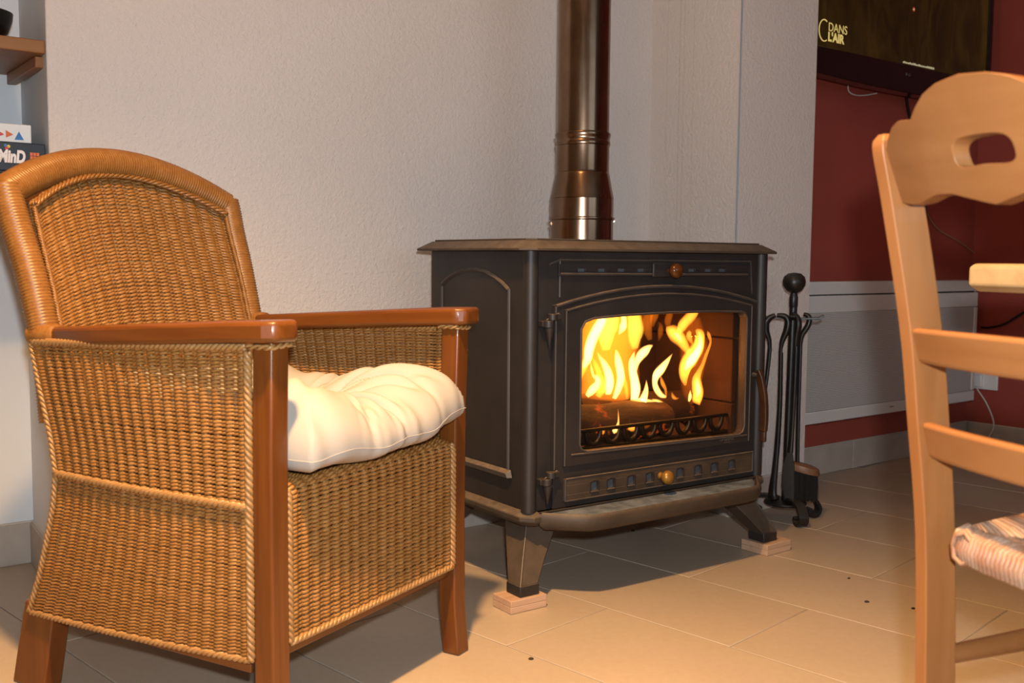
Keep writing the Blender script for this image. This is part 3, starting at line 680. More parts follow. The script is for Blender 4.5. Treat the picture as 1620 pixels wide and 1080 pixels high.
def flame_mat(name, col, s):
    m = M(name); m.n.remove(m.b); e = m.node('ShaderNodeEmission'); e.inputs[0].default_value = col; e.inputs[1].default_value = s
    m.link(e.outputs[0], m.out.inputs['Volume']); return m.m
FLM = {'HOT': flame_mat('flame_white_hot', (1.0, 0.52, 0.13, 1), 560), 'MID': flame_mat('flame_orange', (1.0, 0.33, 0.035, 1), 190), 'YEL': flame_mat('flame_yellow_haze', (1.0, 0.48, 0.06, 1), 95),
       'SOFT': flame_mat('flame_soft', (1.0, 0.24, 0.014, 1), 30), 'FAINT': flame_mat('flame_glow', (1.0, 0.20, 0.01, 1), 9)}
fire = thing('fire', 'yellow and orange flames leaping inside the stove', 'fire', SO, SR)
FLAMES = [   # kind, depth behind the glass, then (x, z, half width) up the tongue
    ('SOFT', 0.2, [(0.3837, 0.3959, 0.0967), (0.3857, 0.4376, 0.1056), (0.3876, 0.4814, 0.1116), (0.3896, 0.5251, 0.1145), (0.3886, 0.5688, 0.1143), (0.388, 0.5993, 0.1111), (0.3877, 0.6123, 0.0872)]),  # wide glowing sheet, stands for the lit firebox back and diffuse flame
    ('YEL', 0.17, [(0.364, 0.5154, 0.0142), (0.3607, 0.5392, 0.0255), (0.3574, 0.5608, 0.0326), (0.3598, 0.5822, 0.034), (0.3594, 0.6015, 0.0325), (0.3591, 0.6143, 0.0226)]),
    ('YEL', 0.19, [(0.4683, 0.5137, 0.0119), (0.4618, 0.5383, 0.0237), (0.4641, 0.5626, 0.0298), (0.4665, 0.5846, 0.0268), (0.4661, 0.6023, 0.0237), (0.4658, 0.6133, 0.0148)]),
    ('SOFT', 0.17, [(0.494, 0.5363, 0.009), (0.4874, 0.563, 0.0179), (0.4928, 0.5828, 0.0192), (0.5013, 0.598, 0.0181), (0.504, 0.6112, 0.012)]),
    ('YEL', 0.12, [(0.2293, 0.5519, 0.0078), (0.2289, 0.5724, 0.0147), (0.2365, 0.5885, 0.0158), (0.2494, 0.6025, 0.0159), (0.2545, 0.6147, 0.0106)]),
    ('HOT', 0.12, [(0.2384, 0.4836, 0.0037), (0.2526, 0.5035, 0.0106), (0.2641, 0.5258, 0.0129), (0.2771, 0.548, 0.0134), (0.2887, 0.5725, 0.0135), (0.2951, 0.591, 0.0124), (0.2964, 0.6055, 0.0114), (0.2967, 0.6179, 0.0081)]),
    ('MID', 0.11, [(0.2104, 0.4216, 0.0068), (0.2184, 0.4447, 0.0073), (0.2247, 0.4689, 0.0079), (0.2302, 0.487, 0.0105), (0.2365, 0.5011, 0.0079), (0.2429, 0.5131, 0.0021)]),
    ('HOT', 0.1, [(0.1972, 0.4247, 0.0067), (0.2015, 0.4427, 0.0052), (0.1986, 0.4602, 0.0008)]),
    ('HOT', 0.11, [(0.254, 0.4165, 0.0053), (0.2652, 0.4292, 0.0102), (0.2767, 0.4451, 0.0091), (0.2732, 0.4588, 0.007), (0.2629, 0.4646, 0.0037), (0.2557, 0.4795, 0.0034), (0.2532, 0.4982, 0.0008)]),
    ('MID', 0.12, [(0.2817, 0.4479, 0.0044), (0.2845, 0.4707, 0.0076), (0.2766, 0.4899, 0.0065), (0.2693, 0.5089, 0.001)]),
    ('HOT', 0.14, [(0.3377, 0.4125, 0.0073), (0.3373, 0.4296, 0.0112), (0.3364, 0.4488, 0.0117), (0.3324, 0.4682, 0.0105), (0.324, 0.4877, 0.0077), (0.3152, 0.5009, 0.0044), (0.3074, 0.5171, 0.0006)]),
    ('HOT', 0.13, [(0.3502, 0.4021, 0.0056), (0.3567, 0.4251, 0.009), (0.3645, 0.4503, 0.0107), (0.3669, 0.4715, 0.0107), (0.3658, 0.4929, 0.0096), (0.3632, 0.51, 0.0056), (0.3596, 0.5208, 0.0005)]),
    ('MID', 0.12, [(0.3799, 0.4011, 0.0035), (0.3732, 0.4251, 0.0056), (0.3671, 0.4468, 0.0061), (0.3638, 0.4683, 0.005), (0.3665, 0.4937, 0.0009)]),
    ('MID', 0.12, [(0.2933, 0.4115, 0.0082), (0.3011, 0.4299, 0.0109), (0.2952, 0.4512, 0.0093), (0.2935, 0.4681, 0.0038), (0.2946, 0.4806, 0.0005)]),
    ('HOT', 0.12, [(0.4016, 0.3985, 0.0103), (0.403, 0.4231, 0.0132), (0.4025, 0.4447, 0.012), (0.402, 0.4662, 0.0108), (0.4034, 0.4875, 0.0092), (0.4068, 0.5024, 0.0051), (0.4096, 0.5151, 0.0006)]),
    ('HOT', 0.13, [(0.4229, 0.4597, 0.0012), (0.4287, 0.4832, 0.0075), (0.4375, 0.5001, 0.0111), (0.4488, 0.5126, 0.0111), (0.4588, 0.5219, 0.0065), (0.4689, 0.5274, 0.0006)]),
    ('HOT', 0.1, [(0.4098, 0.3959, 0.0115), (0.4157, 0.4116, 0.0087), (0.4211, 0.4263, 0.0058), (0.4264, 0.4463, 0.0005)]),
    ('HOT', 0.1, [(0.3728, 0.4014, 0.0017), (0.4041, 0.3987, 0.0045), (0.4329, 0.3949, 0.0032), (0.465, 0.3908, 0.0006)]),
    ('HOT', 0.15, [(0.3769, 0.555, 0.0017), (0.385, 0.5718, 0.0096), (0.388, 0.5868, 0.008), (0.3877, 0.6018, 0.0068), (0.3874, 0.6146, 0.004)]),
    ('HOT', 0.1, [(0.4876, 0.4001, 0.0026), (0.4692, 0.4074, 0.0063), (0.4569, 0.4226, 0.0078), (0.4558, 0.4388, 0.0078), (0.4651, 0.4544, 0.0103), (0.482, 0.4673, 0.0107), (0.4941, 0.4829, 0.0077), (0.5017, 0.4965, 0.0038), (0.5084, 0.5073, 0.0003)]),
    ('MID', 0.1, [(0.4876, 0.4008, 0.0025), (0.4903, 0.4181, 0.0041), (0.4835, 0.4348, 0.0057), (0.4791, 0.4559, 0.001)]),
    ('HOT', 0.1, [(0.4401, 0.3979, 0.0016), (0.4589, 0.3929, 0.0032), (0.4779, 0.3882, 0.0003)]),
    ('MID', 0.1, [(0.5128, 0.4107, 0.0009), (0.5144, 0.3989, 0.0048), (0.5248, 0.3935, 0.0029), (0.5371, 0.3942, 0.0003)]),
    ('HOT', 0.085, [(0.5549, 0.386, 0.0026), (0.564, 0.3971, 0.0056), (0.5684, 0.4122, 0.001)]),
    ('MID', 0.085, [(0.5826, 0.3816, 0.0132), (0.5952, 0.4009, 0.0166), (0.5929, 0.42, 0.0153), (0.5873, 0.4393, 0.0126), (0.5906, 0.458, 0.008), (0.5966, 0.4766, 0.0057), (0.6052, 0.4974, 0.005), (0.6213, 0.5156, 0.0043), (0.6342, 0.5317, 0.0037), (0.6302, 0.5485, 0.0054), (0.6248, 0.5593, 0.0007)]),
    ('HOT', 0.08, [(0.5853, 0.395, 0.0026), (0.5924, 0.4087, 0.0073), (0.5886, 0.4255, 0.0059), (0.5837, 0.4424, 0.001)]),
    ('MID', 0.1, [(0.5674, 0.4224, 0.0033), (0.5615, 0.4441, 0.0125), (0.5588, 0.4678, 0.0191), (0.5648, 0.4863, 0.021), (0.5774, 0.5022, 0.0192), (0.5967, 0.5179, 0.0173), (0.6094, 0.5364, 0.0153), (0.6122, 0.5505, 0.0127), (0.6002, 0.5616, 0.0033)]),
    ('HOT', 0.095, [(0.5534, 0.4615, 0.0026), (0.5632, 0.4821, 0.0118), (0.579, 0.5002, 0.0112), (0.5981, 0.5206, 0.008), (0.6067, 0.5416, 0.0047), (0.6042, 0.557, 0.0007)]),
    ('MID', 0.1, [(0.5776, 0.5576, 0.0046), (0.5688, 0.5473, 0.0085), (0.5748, 0.5318, 0.004), (0.5817, 0.5221, 0.001)]),
    ('MID', 0.12, [(0.5912, 0.4928, 0.0033), (0.5706, 0.5175, 0.0106), (0.5536, 0.5395, 0.0157), (0.5338, 0.5543, 0.0168), (0.5174, 0.5642, 0.0109), (0.5092, 0.5715, 0.001)]),
    ('HOT', 0.115, [(0.5515, 0.5317, 0.0013), (0.5427, 0.5461, 0.0058), (0.5262, 0.5572, 0.001)]),
    ('MID', 0.13, [(0.5599, 0.5504, 0.0032), (0.5758, 0.5665, 0.0125), (0.5918, 0.5803, 0.0133), (0.6047, 0.5918, 0.0134), (0.615, 0.6035, 0.0114), (0.6206, 0.6177, 0.0067)]),
    ('SOFT', 0.15, [(0.5052, 0.5369, 0.0032), (0.5143, 0.5554, 0.0109), (0.5203, 0.5717, 0.0077), (0.5136, 0.5814, 0.0013)]),
    ('SOFT', 0.15, [(0.5497, 0.559, 0.0053), (0.5491, 0.5804, 0.0131), (0.5551, 0.5992, 0.0131), (0.5562, 0.6157, 0.0066)]),
    ('SOFT', 0.15, [(0.4884, 0.5704, 0.0051), (0.4943, 0.5866, 0.0128), (0.5035, 0.6004, 0.016), (0.5062, 0.6168, 0.0096)]),
    ('FAINT', 0.11, [(0.6081, 0.3755, 0.0236), (0.6004, 0.4097, 0.037), (0.5922, 0.4579, 0.0469), (0.5906, 0.5056, 0.0537), (0.5925, 0.5506, 0.0502), (0.588, 0.5885, 0.0366)]),  # added glow around the right-hand flame, built as a faint emitting shape
    ('HOT', 0.052, [(0.278, 0.3403, 0.0055), (0.2895, 0.3446, 0.006), (0.3, 0.3575, 0.003), (0.303, 0.3738, 0.0018), (0.3014, 0.3897, 0.0004)]),
    ('MID', 0.054, [(0.3305, 0.3396, 0.0017), (0.3458, 0.3413, 0.008), (0.3636, 0.3417, 0.0045), (0.3702, 0.3452, 0.0005)]),
    ('MID', 0.054, [(0.2373, 0.3372, 0.0017), (0.2465, 0.3423, 0.0055), (0.2591, 0.3467, 0.0004)]),
    ('SOFT', 0.055, [(0.3871, 0.3355, 0.0027), (0.396, 0.3414, 0.0082), (0.4095, 0.3477, 0.0041), (0.4144, 0.3677, 0.0005)]),
]
LENS = [(k/5, .5*(1-(k/5)**2)**1.6) for k in range(-5, 6)] + [(k/5, -.5*(1-(k/5)**2)**1.6) for k in range(4, -5, -1)]
for kind, fy, path in FLAMES:
    P = spline([(x, fy + .008*math.sin(z*40 + x*17), z) for x, z, r in path], 5); R = smooth1([r for x, z, r in path], 5)
    R = [max(v*(1.3 if kind in ('HOT', 'MID') else 1.0), .0003) for v in R]
    G().tube(P, R, up=(0, 1, 0.001), sec=LENS).build('flame_or_glow', FLM[kind], fire, smooth=180)
def fire_glow(x, y, z, e, r):
    l = light('fire_glow', 'POINT', Vector(SO) + Matrix.Rotation(SR, 3, 'Z') @ Vector((x, y, z)), (1.0, 0.36, 0.07), e, r)
fire_glow(.26, .16, .47, 0.7, .05); fire_glow(.46, .20, .46, 0.7*.35, .04)

# flue pipe: rises from the top plate, out of the picture
fp = thing('flue_pipe', 'brown tinted stainless steel flue pipe rising from the stove', 'pipe', Vector(SO) + Matrix.Rotation(SR, 3, 'Z') @ Vector((.3575, .272, .7798)), SR)
Z0 = .7798
def lp(name, prof, lab=None): return G().lathe([(r, z-Z0) for r, z in prof], n=56).build(name, MT['steel'], fp, smooth=40, label=lab)
lp('collar', [(.066, .780), (.0785, .780), (.0785, .834), (.070, .834)])
lp('clamp_ring', [(.076, .832), (.0815, .833), (.0825, .8365), (.0815, .840), (.076, .841)])
lp('lower_sleeve', [(.076, .839), (.0785, .839), (.0785, .886), (.0765, .887)])
lp('reducer', [(.0775, .885), (.079, .887), (.0785, .890), (.074, .912), (.068, .944), (.0665, .949), (.0655, .951), (.06, .951)])
lp('upper_sleeve', [(.064, .948), (.0665, .951), (.0658, .955), (.0658, 1.017), (.063, 1.018)])
lp('clamp_ring', [(.064, 1.014), (.0675, 1.016), (.069, 1.022), (.067, 1.027), (.066, 1.030), (.0675, 1.036), (.0695, 1.042), (.068, 1.047), (.063, 1.049)])
lp('pipe', [(.06, 1.045), (.0645, 1.046), (.0645, 2.545), (.06, 2.545)])
for z, sx in ((.832, 1), (1.02, 1), (1.02, -1), (.824, -1)):
    G().tube([((.066 if z > .9 else .079)*math.cos(a), (.066 if z > .9 else .079)*math.sin(a), z-Z0) for a in [D2R(-36 + (-4 if sx > 0 else 184) + k*3) for k in range(4)]], .0035, 8).build('clamp_screw', MT['steel'], fp, smooth=60)

# ---------------------------------------------------------------- fire irons on a stand
TO = Vector((0.786, 2.885, 0)); TR = D2R(-15)
CURL = [(0, 0), (.022, .004), (.045, .004), (.066, -.004), (.080, -.022), (.083, -.036), (.076, -.049), (.062, -.053), (.052, -.046), (.052, -.037), (.059, -.033)]
st = thing('fireplace_tool_stand', 'black wrought iron stand with a ball knob holding the fire irons', 'tool stand', TO, TR)
G().lathe([(.0, .046), (.058, .046), (.060, .049), (.058, .053), (.0, .053)], n=32).build('base_plate', MT['black_iron'], st, smooth=40)
for adeg in (-62, 30, 165):
    a = D2R(adeg); dv = Vector((math.cos(a), math.sin(a), 0))
    P = spline([dv*(.020+x*1.05) + Vector((0, 0, .0585+z)) for x, z in CURL], 4)
    G().tube(P, 1.0, sec=[(-.0045, -.014), (.0045, -.014), (.0045, .014), (-.0045, .014)], up=(-dv.y, dv.x, .0001)).build('scroll_foot', MT['black_iron'], st, .001)
G().tube([(0, 0, .05), (.003, 0, .35), (.006, 0, .60), (.006, 0, .655)], [.011, .0105, .011, .009], 12).build('shaft', MT['black_iron'], st, smooth=60)
G().lathe([(.007, .60), (.012, .61), (.012, .635), (.008, .650)], (.006, 0, 0), 16).build('grip', MT['black_iron'], st, smooth=60)
G().lathe([(0, .646), (.010, .647), (.022, .655), (.0305, .668), (.032, .680), (.0285, .693), (.018, .702), (0, .705)], (.006, 0, 0), 28).build('knob', MT['black_iron'], st, smooth=80)
for adeg, L in ((0, .083), (180, .086), (90, .07), (-90, .07)):
    a = D2R(adeg); dv = Vector((math.cos(a), math.sin(a), 0))
    G().tube([dv*.0 + Vector((.006, 0, .574)), dv*(L-.012) + Vector((.006, 0, .578)), dv*L + Vector((.006, 0, .586))], 1.0, sec=[(-.009, -.003), (.009, -.003), (.009, .003), (-.009, .003)], up=(0, 0, 1)).build('hook_arm', MT['black_iron'], st, .001)
def tool(name, label, x, y, parts):
    t = thing(name, label, 'fire iron', TO + Matrix.Rotation(TR, 3, 'Z') @ Vector((x, y, 0)), TR, 'fire irons')
    for nm, pts, rad in parts:
        P = spline(pts, 5); R = [v*1.35 for v in smooth1(rad, 5)]
        G().tube(P, R, 10, squash=.75).build(nm, MT['black_iron'], t, smooth=60)
    return t
tool('poker', 'black poker, leftmost iron, leaning behind the stove door handle', -.052, -.022, [
    ('handle', [(.010, 0, .585), (-.004, 0, .578), (-.014, 0, .565), (-.014, 0, .54), (-.005, 0, .515), (-.003, 0, .49)], [.006, .008, .009, .0085, .006, .005]),
    ('rod', [(-.003, 0, .49), (-.008, 0, .42), (-.022, -.004, .28), (-.032, -.006, .14), (-.036, -.006, .075)], [.0052, .005, .005, .005, .004])])
tool('tongs', 'black tongs, second iron from the stove, with speckled worn ends', -.022, -.030, [
    ('handle', [(-.016, 0, .585), (.004, 0, .583), (.014, 0, .57), (.012, 0, .545), (.001, 0, .515), (-.003, 0, .49)], [.006, .008, .009, .0095, .007, .005]),
    ('arm', [(-.003, 0, .49), (-.002, 0, .33), (-.006, 0, .20), (-.012, 0, .09), (-.008, -.006, .062)], [.005, .0055, .007, .009, .010]),
    ('arm', [(.000, .006, .48), (.001, .006, .33), (-.004, .008, .20), (-.016, .010, .09), (-.016, .008, .062)], [.004, .0045, .006, .008, .009])])
sv = tool('hearth_shovel', 'black shovel hanging close against the stand shaft', .012, -.034, [
    ('handle', [(-.004, .012, .590), (.006, 0, .580), (.010, -.004, .56), (.006, -.002, .53), (.004, 0, .50)], [.006, .007, .008, .0075, .006]),
    ('rod', [(.004, 0, .50), (.003, 0, .38), (.000, 0, .26), (-.003, 0, .20)], [.006, .006, .006, .008])])
G().loft([[(-.010, -.001, .205), (.004, -.001, .205), (.004, .003, .205), (-.010, .003, .205)], [(-.022, .006, .16), (.010, .004, .16), (.010, .009, .16), (-.022, .010, .16)], [(-.024, .012, .10), (.012, .008, .10), (.012, .012, .10), (-.024, .016, .10)], [(-.016, .012, .068), (.012, .004, .062), (.012, .008, .062), (-.016, .016, .068)]]).build('scoop', MT['black_iron'], sv, .001)
br = tool('hearth_brush', 'black bristled hearth brush with a wooden back, rightmost fire iron', .040, .004, [
    ('handle', [(-.006, 0, .588), (.006, 0, .584), (.010, 0, .572), (.006, 0, .555), (-.008, 0, .530), (-.012, 0, .50)], [.005, .007, .0075, .008, .007, .0055]),
    ('rod', [(-.012, 0, .50), (-.012, 0, .36), (-.011, 0, .22), (-.010, 0, .155)], [.0055, .0055, .0055, .0055])])
ell = lambda rx, ry, z, cx=.006, cy=-.004: [(cx + rx*math.cos(2*PI*k/28), cy + ry*math.sin(2*PI*k/28), z - .010*(rx*math.cos(2*PI*k/28))/.045) for k in range(28)]
G().loft([ell(.045, .026, .141), ell(.046, .027, .147), ell(.044, .025, .159), ell(.034, .018, .163)]).build('brush_back', vary('brown_brush_back', (0.10, 0.045, 0.02, 1), (0.19, 0.09, 0.04, 1), 30, 0.45), br, smooth=40)
g = G(); random.seed(11)
for i in range(520):
    r = math.sqrt(random.random()); a = random.random()*2*PI; x = .006+.042*r*math.cos(a); y = -.004+.024*r*math.sin(a)
    top = .143-.010*(x-.006)/.045; b = Vector((x + random.uniform(-.003, .004), y*1.15 + random.uniform(-.003, .003), .060 + random.uniform(-.004, .006)))
    g.tube([(x, y, top), ((x+b.x)/2+.0005, (y+b.y)/2, (top+b.z)/2), b], [.0012, .0011, .0006], 3, cap=False)
g.build('bristles', plain('black_bristle', (0.014, 0.013, 0.013, 1), 0.5), br, kind='stuff')

# ---------------------------------------------------------------- wicker armchair (local x near arm -> far arm, y backwards)
AO = (-0.345, 1.45, 0.0); AR = D2R(60.6)
ac = thing('wicker_armchair', 'woven wicker armchair with varnished wooden arms and legs beside the stove', 'armchair', AO, AR)
AW = .483
REAR = [(.0, .56), (.13, .528), (.20, .497), (.27, .473), (.33, .455), (.378, .448), (.44, .458), (.52, .483), (.605, .505)]
rear = lambda z: interp(REAR, z)
def weave(P, nst, rows, rs=.0026, amp=.0048, name='weave', parent=None, nrm=1.0, both=True):
    """stakes along v, strands along u woven over and under them"""
    def N(u, v):
        e = 1e-3; u0, u1 = max(u-e, 0), min(u+e, 1); v0, v1 = max(v-e, 0), min(v+e, 1)
        n = (P(u1, v)-P(u0, v)).cross(P(u, v1)-P(u, v0)); n.normalize(); return n
    gs = G(); gw = G(); random.seed(nst*rows)
    d = (P(.51, .5)-P(.49, .5)).normalized()
    for i in range(nst):
        u = (i+.5)/nst
        gs.tube([P(u, k/14) for k in range(15)], rs, 6)
    seg = 6; pitch = (P(.5, .5+.5/rows)-P(.5, .5-.5/rows)).length
    for j in range(rows):
        v = min(max((j+.5 + random.uniform(-.10, .10))/rows, 0), 1); nm = N(.5, v); k0 = random.uniform(.94, 1.04)
        for sgn in ((1, -1) if both else (1,)):
            pts = []; R = []
            for k in range(nst*seg+1):
                u = k/(nst*seg); ph = u*nst-.5; c = .5+.5*math.cos(2*PI*ph)
                if k % 6 == 0: n0 = N(u, v)
                tilt = P(u, min(v+.15/rows, 1))-P(u, v)
                pts.append(P(u, v) + n0*(nrm*sgn*(amp*(c-.25))) + tilt*(math.sin(2*PI*ph)*.9*sgn))
                R.append(pitch*.5*lerp(.70, 1.04, c**.8)*k0)
            gw.tube(pts, R, 5, up=nm, squash=.62, cap=False)
    a = gs.build(name + '_stakes', MT['stake'], parent, smooth=180, kind='stuff'); a.name = 'weave_stakes'
    b = gw.build('weave_strands', MT['wicker'], parent, smooth=180, kind='stuff'); return a, b
def resample(P, step):
    P = [Vector(p) for p in P]; out = [P[0]]; acc = 0.0
    for a, b in zip(P, P[1:]):
        L = (b-a).length; t = step-acc
        while t <= L: out.append(a.lerp(b, t/L)); t += step
        acc = L-(t-step)
    return out
def braid(path, r=.0036, pitch=.03, name='braided_edge', parent=None, n=3, mat='stake'):
    P = resample(path, .004); g = G()
    for s in range(n):
        pts = []
        for i, p in enumerate(P):
            t = (P[min(i+1, len(P)-1)] - P[max(i-1, 0)]).normalized()
            sd = t.cross(Vector((.3, .5, .81))); sd.normalize(); u2 = sd.cross(t)
            a = 2*PI*(i*.004/pitch + s/n)
            pts.append(p + sd*(math.cos(a)*r*.85) + u2*(math.sin(a)*r*.85))
        g.tube(pts, r*.82, 6)
    return g.build(name, MT[mat], parent, smooth=180)
def wrapped(path, r, name, parent, pitch=.0054, squash=1.0, up=None):
    P = resample(path, pitch/3); R = [r*(1 + .045*math.cos(2*PI*i/3)) for i in range(len(P))]
    return G().tube(P, R, 16, up=up, squash=squash).build(name, MT['wrap'], parent, smooth=180)
# front posts
def post(x, s):
    h = .0185
    def sq(cx, cy, z, k=1): return [(cx-h*k, cy-h*k, z), (cx+h*k, cy-h*k, z), (cx+h*k, cy+h*k, z), (cx-h*k, cy+h*k, z)]
    return G().loft([sq(x+.004*s, -.006, 0), sq(x+.003*s, -.004, .03), sq(x, 0, .10), sq(x-.001*s, .001, .25), sq(x, 0, .45), sq(x+.001*s, -.004, .618)]).build('leg', MT['teak_z'], ac, .004, 3)
post(0, -1); post(AW, 1)
for x, s in ((.004, -1), (AW-.004, 1)):
    def sq(y0, y1, z, dx): return [(x-.019+dx, y0, z), (x+.019+dx, y0, z), (x+.019+dx, y1, z), (x-.019+dx, y1, z)]
    G().loft([sq(.498, .580, 0, .004*s), sq(.487, .567, .06, .002*s), sq(.470, .545, .15, 0)]).build('leg', MT['teak_z'], ac, .004, 3)
# arms
def arm(s):
    X = lambda x: x if s < 0 else AW - x
    poly = [(-.028, -.040), (.016, -.040), (.030, -.022), (.033, .10), (.032, .30), (.026, .46), (.010, .475), (-.006, .472), (-.022, .44), (-.036, .32), (-.042, .18), (-.042, .04), (-.040, -.022)]
    zt = lambda y: .6475 - .030*max(0, y)/.47
    g = G().loft([[(X(x), y, zt(y)-.031) for x, y in poly], [(X(x), y, zt(y)) for x, y in poly]])
    g.build('arm', MT['teak_y'], ac, .007, 3)
    G().loft([[(X(x), y, .614) for x, y in [(-.020, -.022), (.020, -.022), (.020, .020), (-.020, .020)]], [(X(x), y, .622) for x, y in [(-.020, -.022), (.020, -.022), (.020, .020), (-.020, .020)]]]).build('arm_collar', MT['teak_y'], ac, .002)
    g = G(); 
    pth = [(X(-.0215), .022, .608), (X(-.0215), -.0215, .609), (X(.0215), -.0215, .612), (X(.0215), .022, .612)]
    braid(pth, .0030, .03, 'cane_binding', ac, 2)
    wrapped([(X(.000), .458, .601), (X(0), .512, .604)], .024, 'wrapped_joint', ac, .004, .85)
arm(-1); arm(1)
# side panels
def side(s):
    X0 = -.016 if s < 0 else AW+.010
    bul = -.010*(1 if s < 0 else -1)
    def lower(u, v):
        zb = lerp(.133, .150, u); z = lerp(zb, lerp(.380, .376, u), v); return Vector((X0+bul*math.sin(PI*u)*.8, lerp(rear(z), .024, u), z))
    def upper(u, v):
        zt = lerp(.590, .604, u); z = lerp(.380, zt, v); return Vector((X0+bul*math.sin(PI*u)*(.8+.2*v), lerp(rear(z), .024, u), z))
    weave(lower, 19, 43, parent=ac); weave(upper, 19, 39, parent=ac)
    ed = X0 - (.003 if s < 0 else -.003)
    E_ = lambda P: [Vector((ed, p.y, p.z)) for p in P]
    braid(E_([lower(0, k/12) for k in range(13)]), parent=ac); braid(E_([upper(0, k/12) for k in range(13)]), parent=ac)
    braid(E_([lower(1, k/12)+Vector((0, -.001, 0)) for k in range(13)]+[upper(1, k/12)+Vector((0, -.001, 0)) for k in range(13)]), .0042, parent=ac)
    braid([lower(k/12, 0)+Vector((-.002 if s < 0 else .002, 0, 0)) for k in range(13)], parent=ac); braid([lower(k/12, 1)+Vector((-.004 if s < 0 else .004, 0, 0)) for k in range(13)], .0042, parent=ac)
    braid([upper(k/12, 1)+Vector((-.002 if s < 0 else .002, 0, .003)) for k in range(13)], .0042, parent=ac)
    G().box(X0+.006*(1 if s < 0 else -1)-.003, X0+.006*(1 if s < 0 else -1)+.003, .03, .50, .128, .142).build('side_rail', MT['teak_y'], ac, .002)
side(-1); side(1)
# front panel rolling over onto the seat
def front(u, v):
    x = lerp(.023, AW-.023, u); s = v*.345; zb = .172
    if s < .215: return Vector((x, -.012, zb+s))
    a = (s-.215)/.016
    if a < PI/2: return Vector((x, -.012+.016*(1-math.cos(a)), zb+.215+.016*math.sin(a)))
    return Vector((x, .004+(s-.215-.016*PI/2), zb+.231))
weave(front, 18, 54, parent=ac)
braid([front(0, k/30)+Vector((-.001, -.002, 0)) for k in range(21)], .0042, parent=ac); braid([front(1, k/30)+Vector((.001, -.002, 0)) for k in range(21)], .0045, parent=ac)
braid([front(k/16, 0)+Vector((0, -.002, 0)) for k in range(17)], .0042, parent=ac)
G().box(.02, AW-.02, -.006, .010, .150, .166).build('front_rail', MT['teak_x'], ac, .003)
G().box(.0, AW, .012, .455, .360, .392).build('seat_deck', MT['liner'], ac, .01)
# backrest
YB = [(.40, .455), (.50, .474), (.60, .494), (.68, .515), (.77, .545), (.84, .566), (.90, .590), (.93, .60)]
yb = lambda z: interp(YB, z)
arch_z = lambda u: .822 + .066*(1-abs(2*u-1)**2.0)
def back(u, v):
    z = lerp(.405, arch_z(u), v); return Vector((lerp(.020, AW-.020, u), yb(z) + .030*(1-(2*u-1)**2) - .008, z))
weave(back, 17, 74, parent=ac)
rimN = [(.004, .478, .46), (.003, .492, .58), (-.001, .522, .70), (-.006, .550, .78), (-.010, .566, .832), (-.010, .572, .850)]
top = [(lerp(-.010, AW+.010, k/12), yb(.85) + .034*(1-(k/6-1)**2) + .002, .840 + .068*(1-abs(k/6-1)**2.0)) for k in range(13)]
mir = lambda P: [(AW-x, y, z) for x, y, z in P]
wrapped(spline(rimN, 8), .025, 'back_rim', ac); wrapped(spline(mir(rimN), 8), .025, 'back_rim', ac)
wrapped(spline(top, 6), .027, 'back_rim', ac)
braid([back(k/24, 1)+Vector((0, -.016, -.002)) for k in range(25)], .0038, .035, parent=ac, mat='wrap')
braid([back(0, k/20)+Vector((.002, -.010, 0)) for k in range(21)], .0032, .014, parent=ac, mat='wrap'); braid([back(1, k/20)+Vector((-.002, -.010, 0)) for k in range(21)], .0032, .014, parent=ac, mat='wrap')

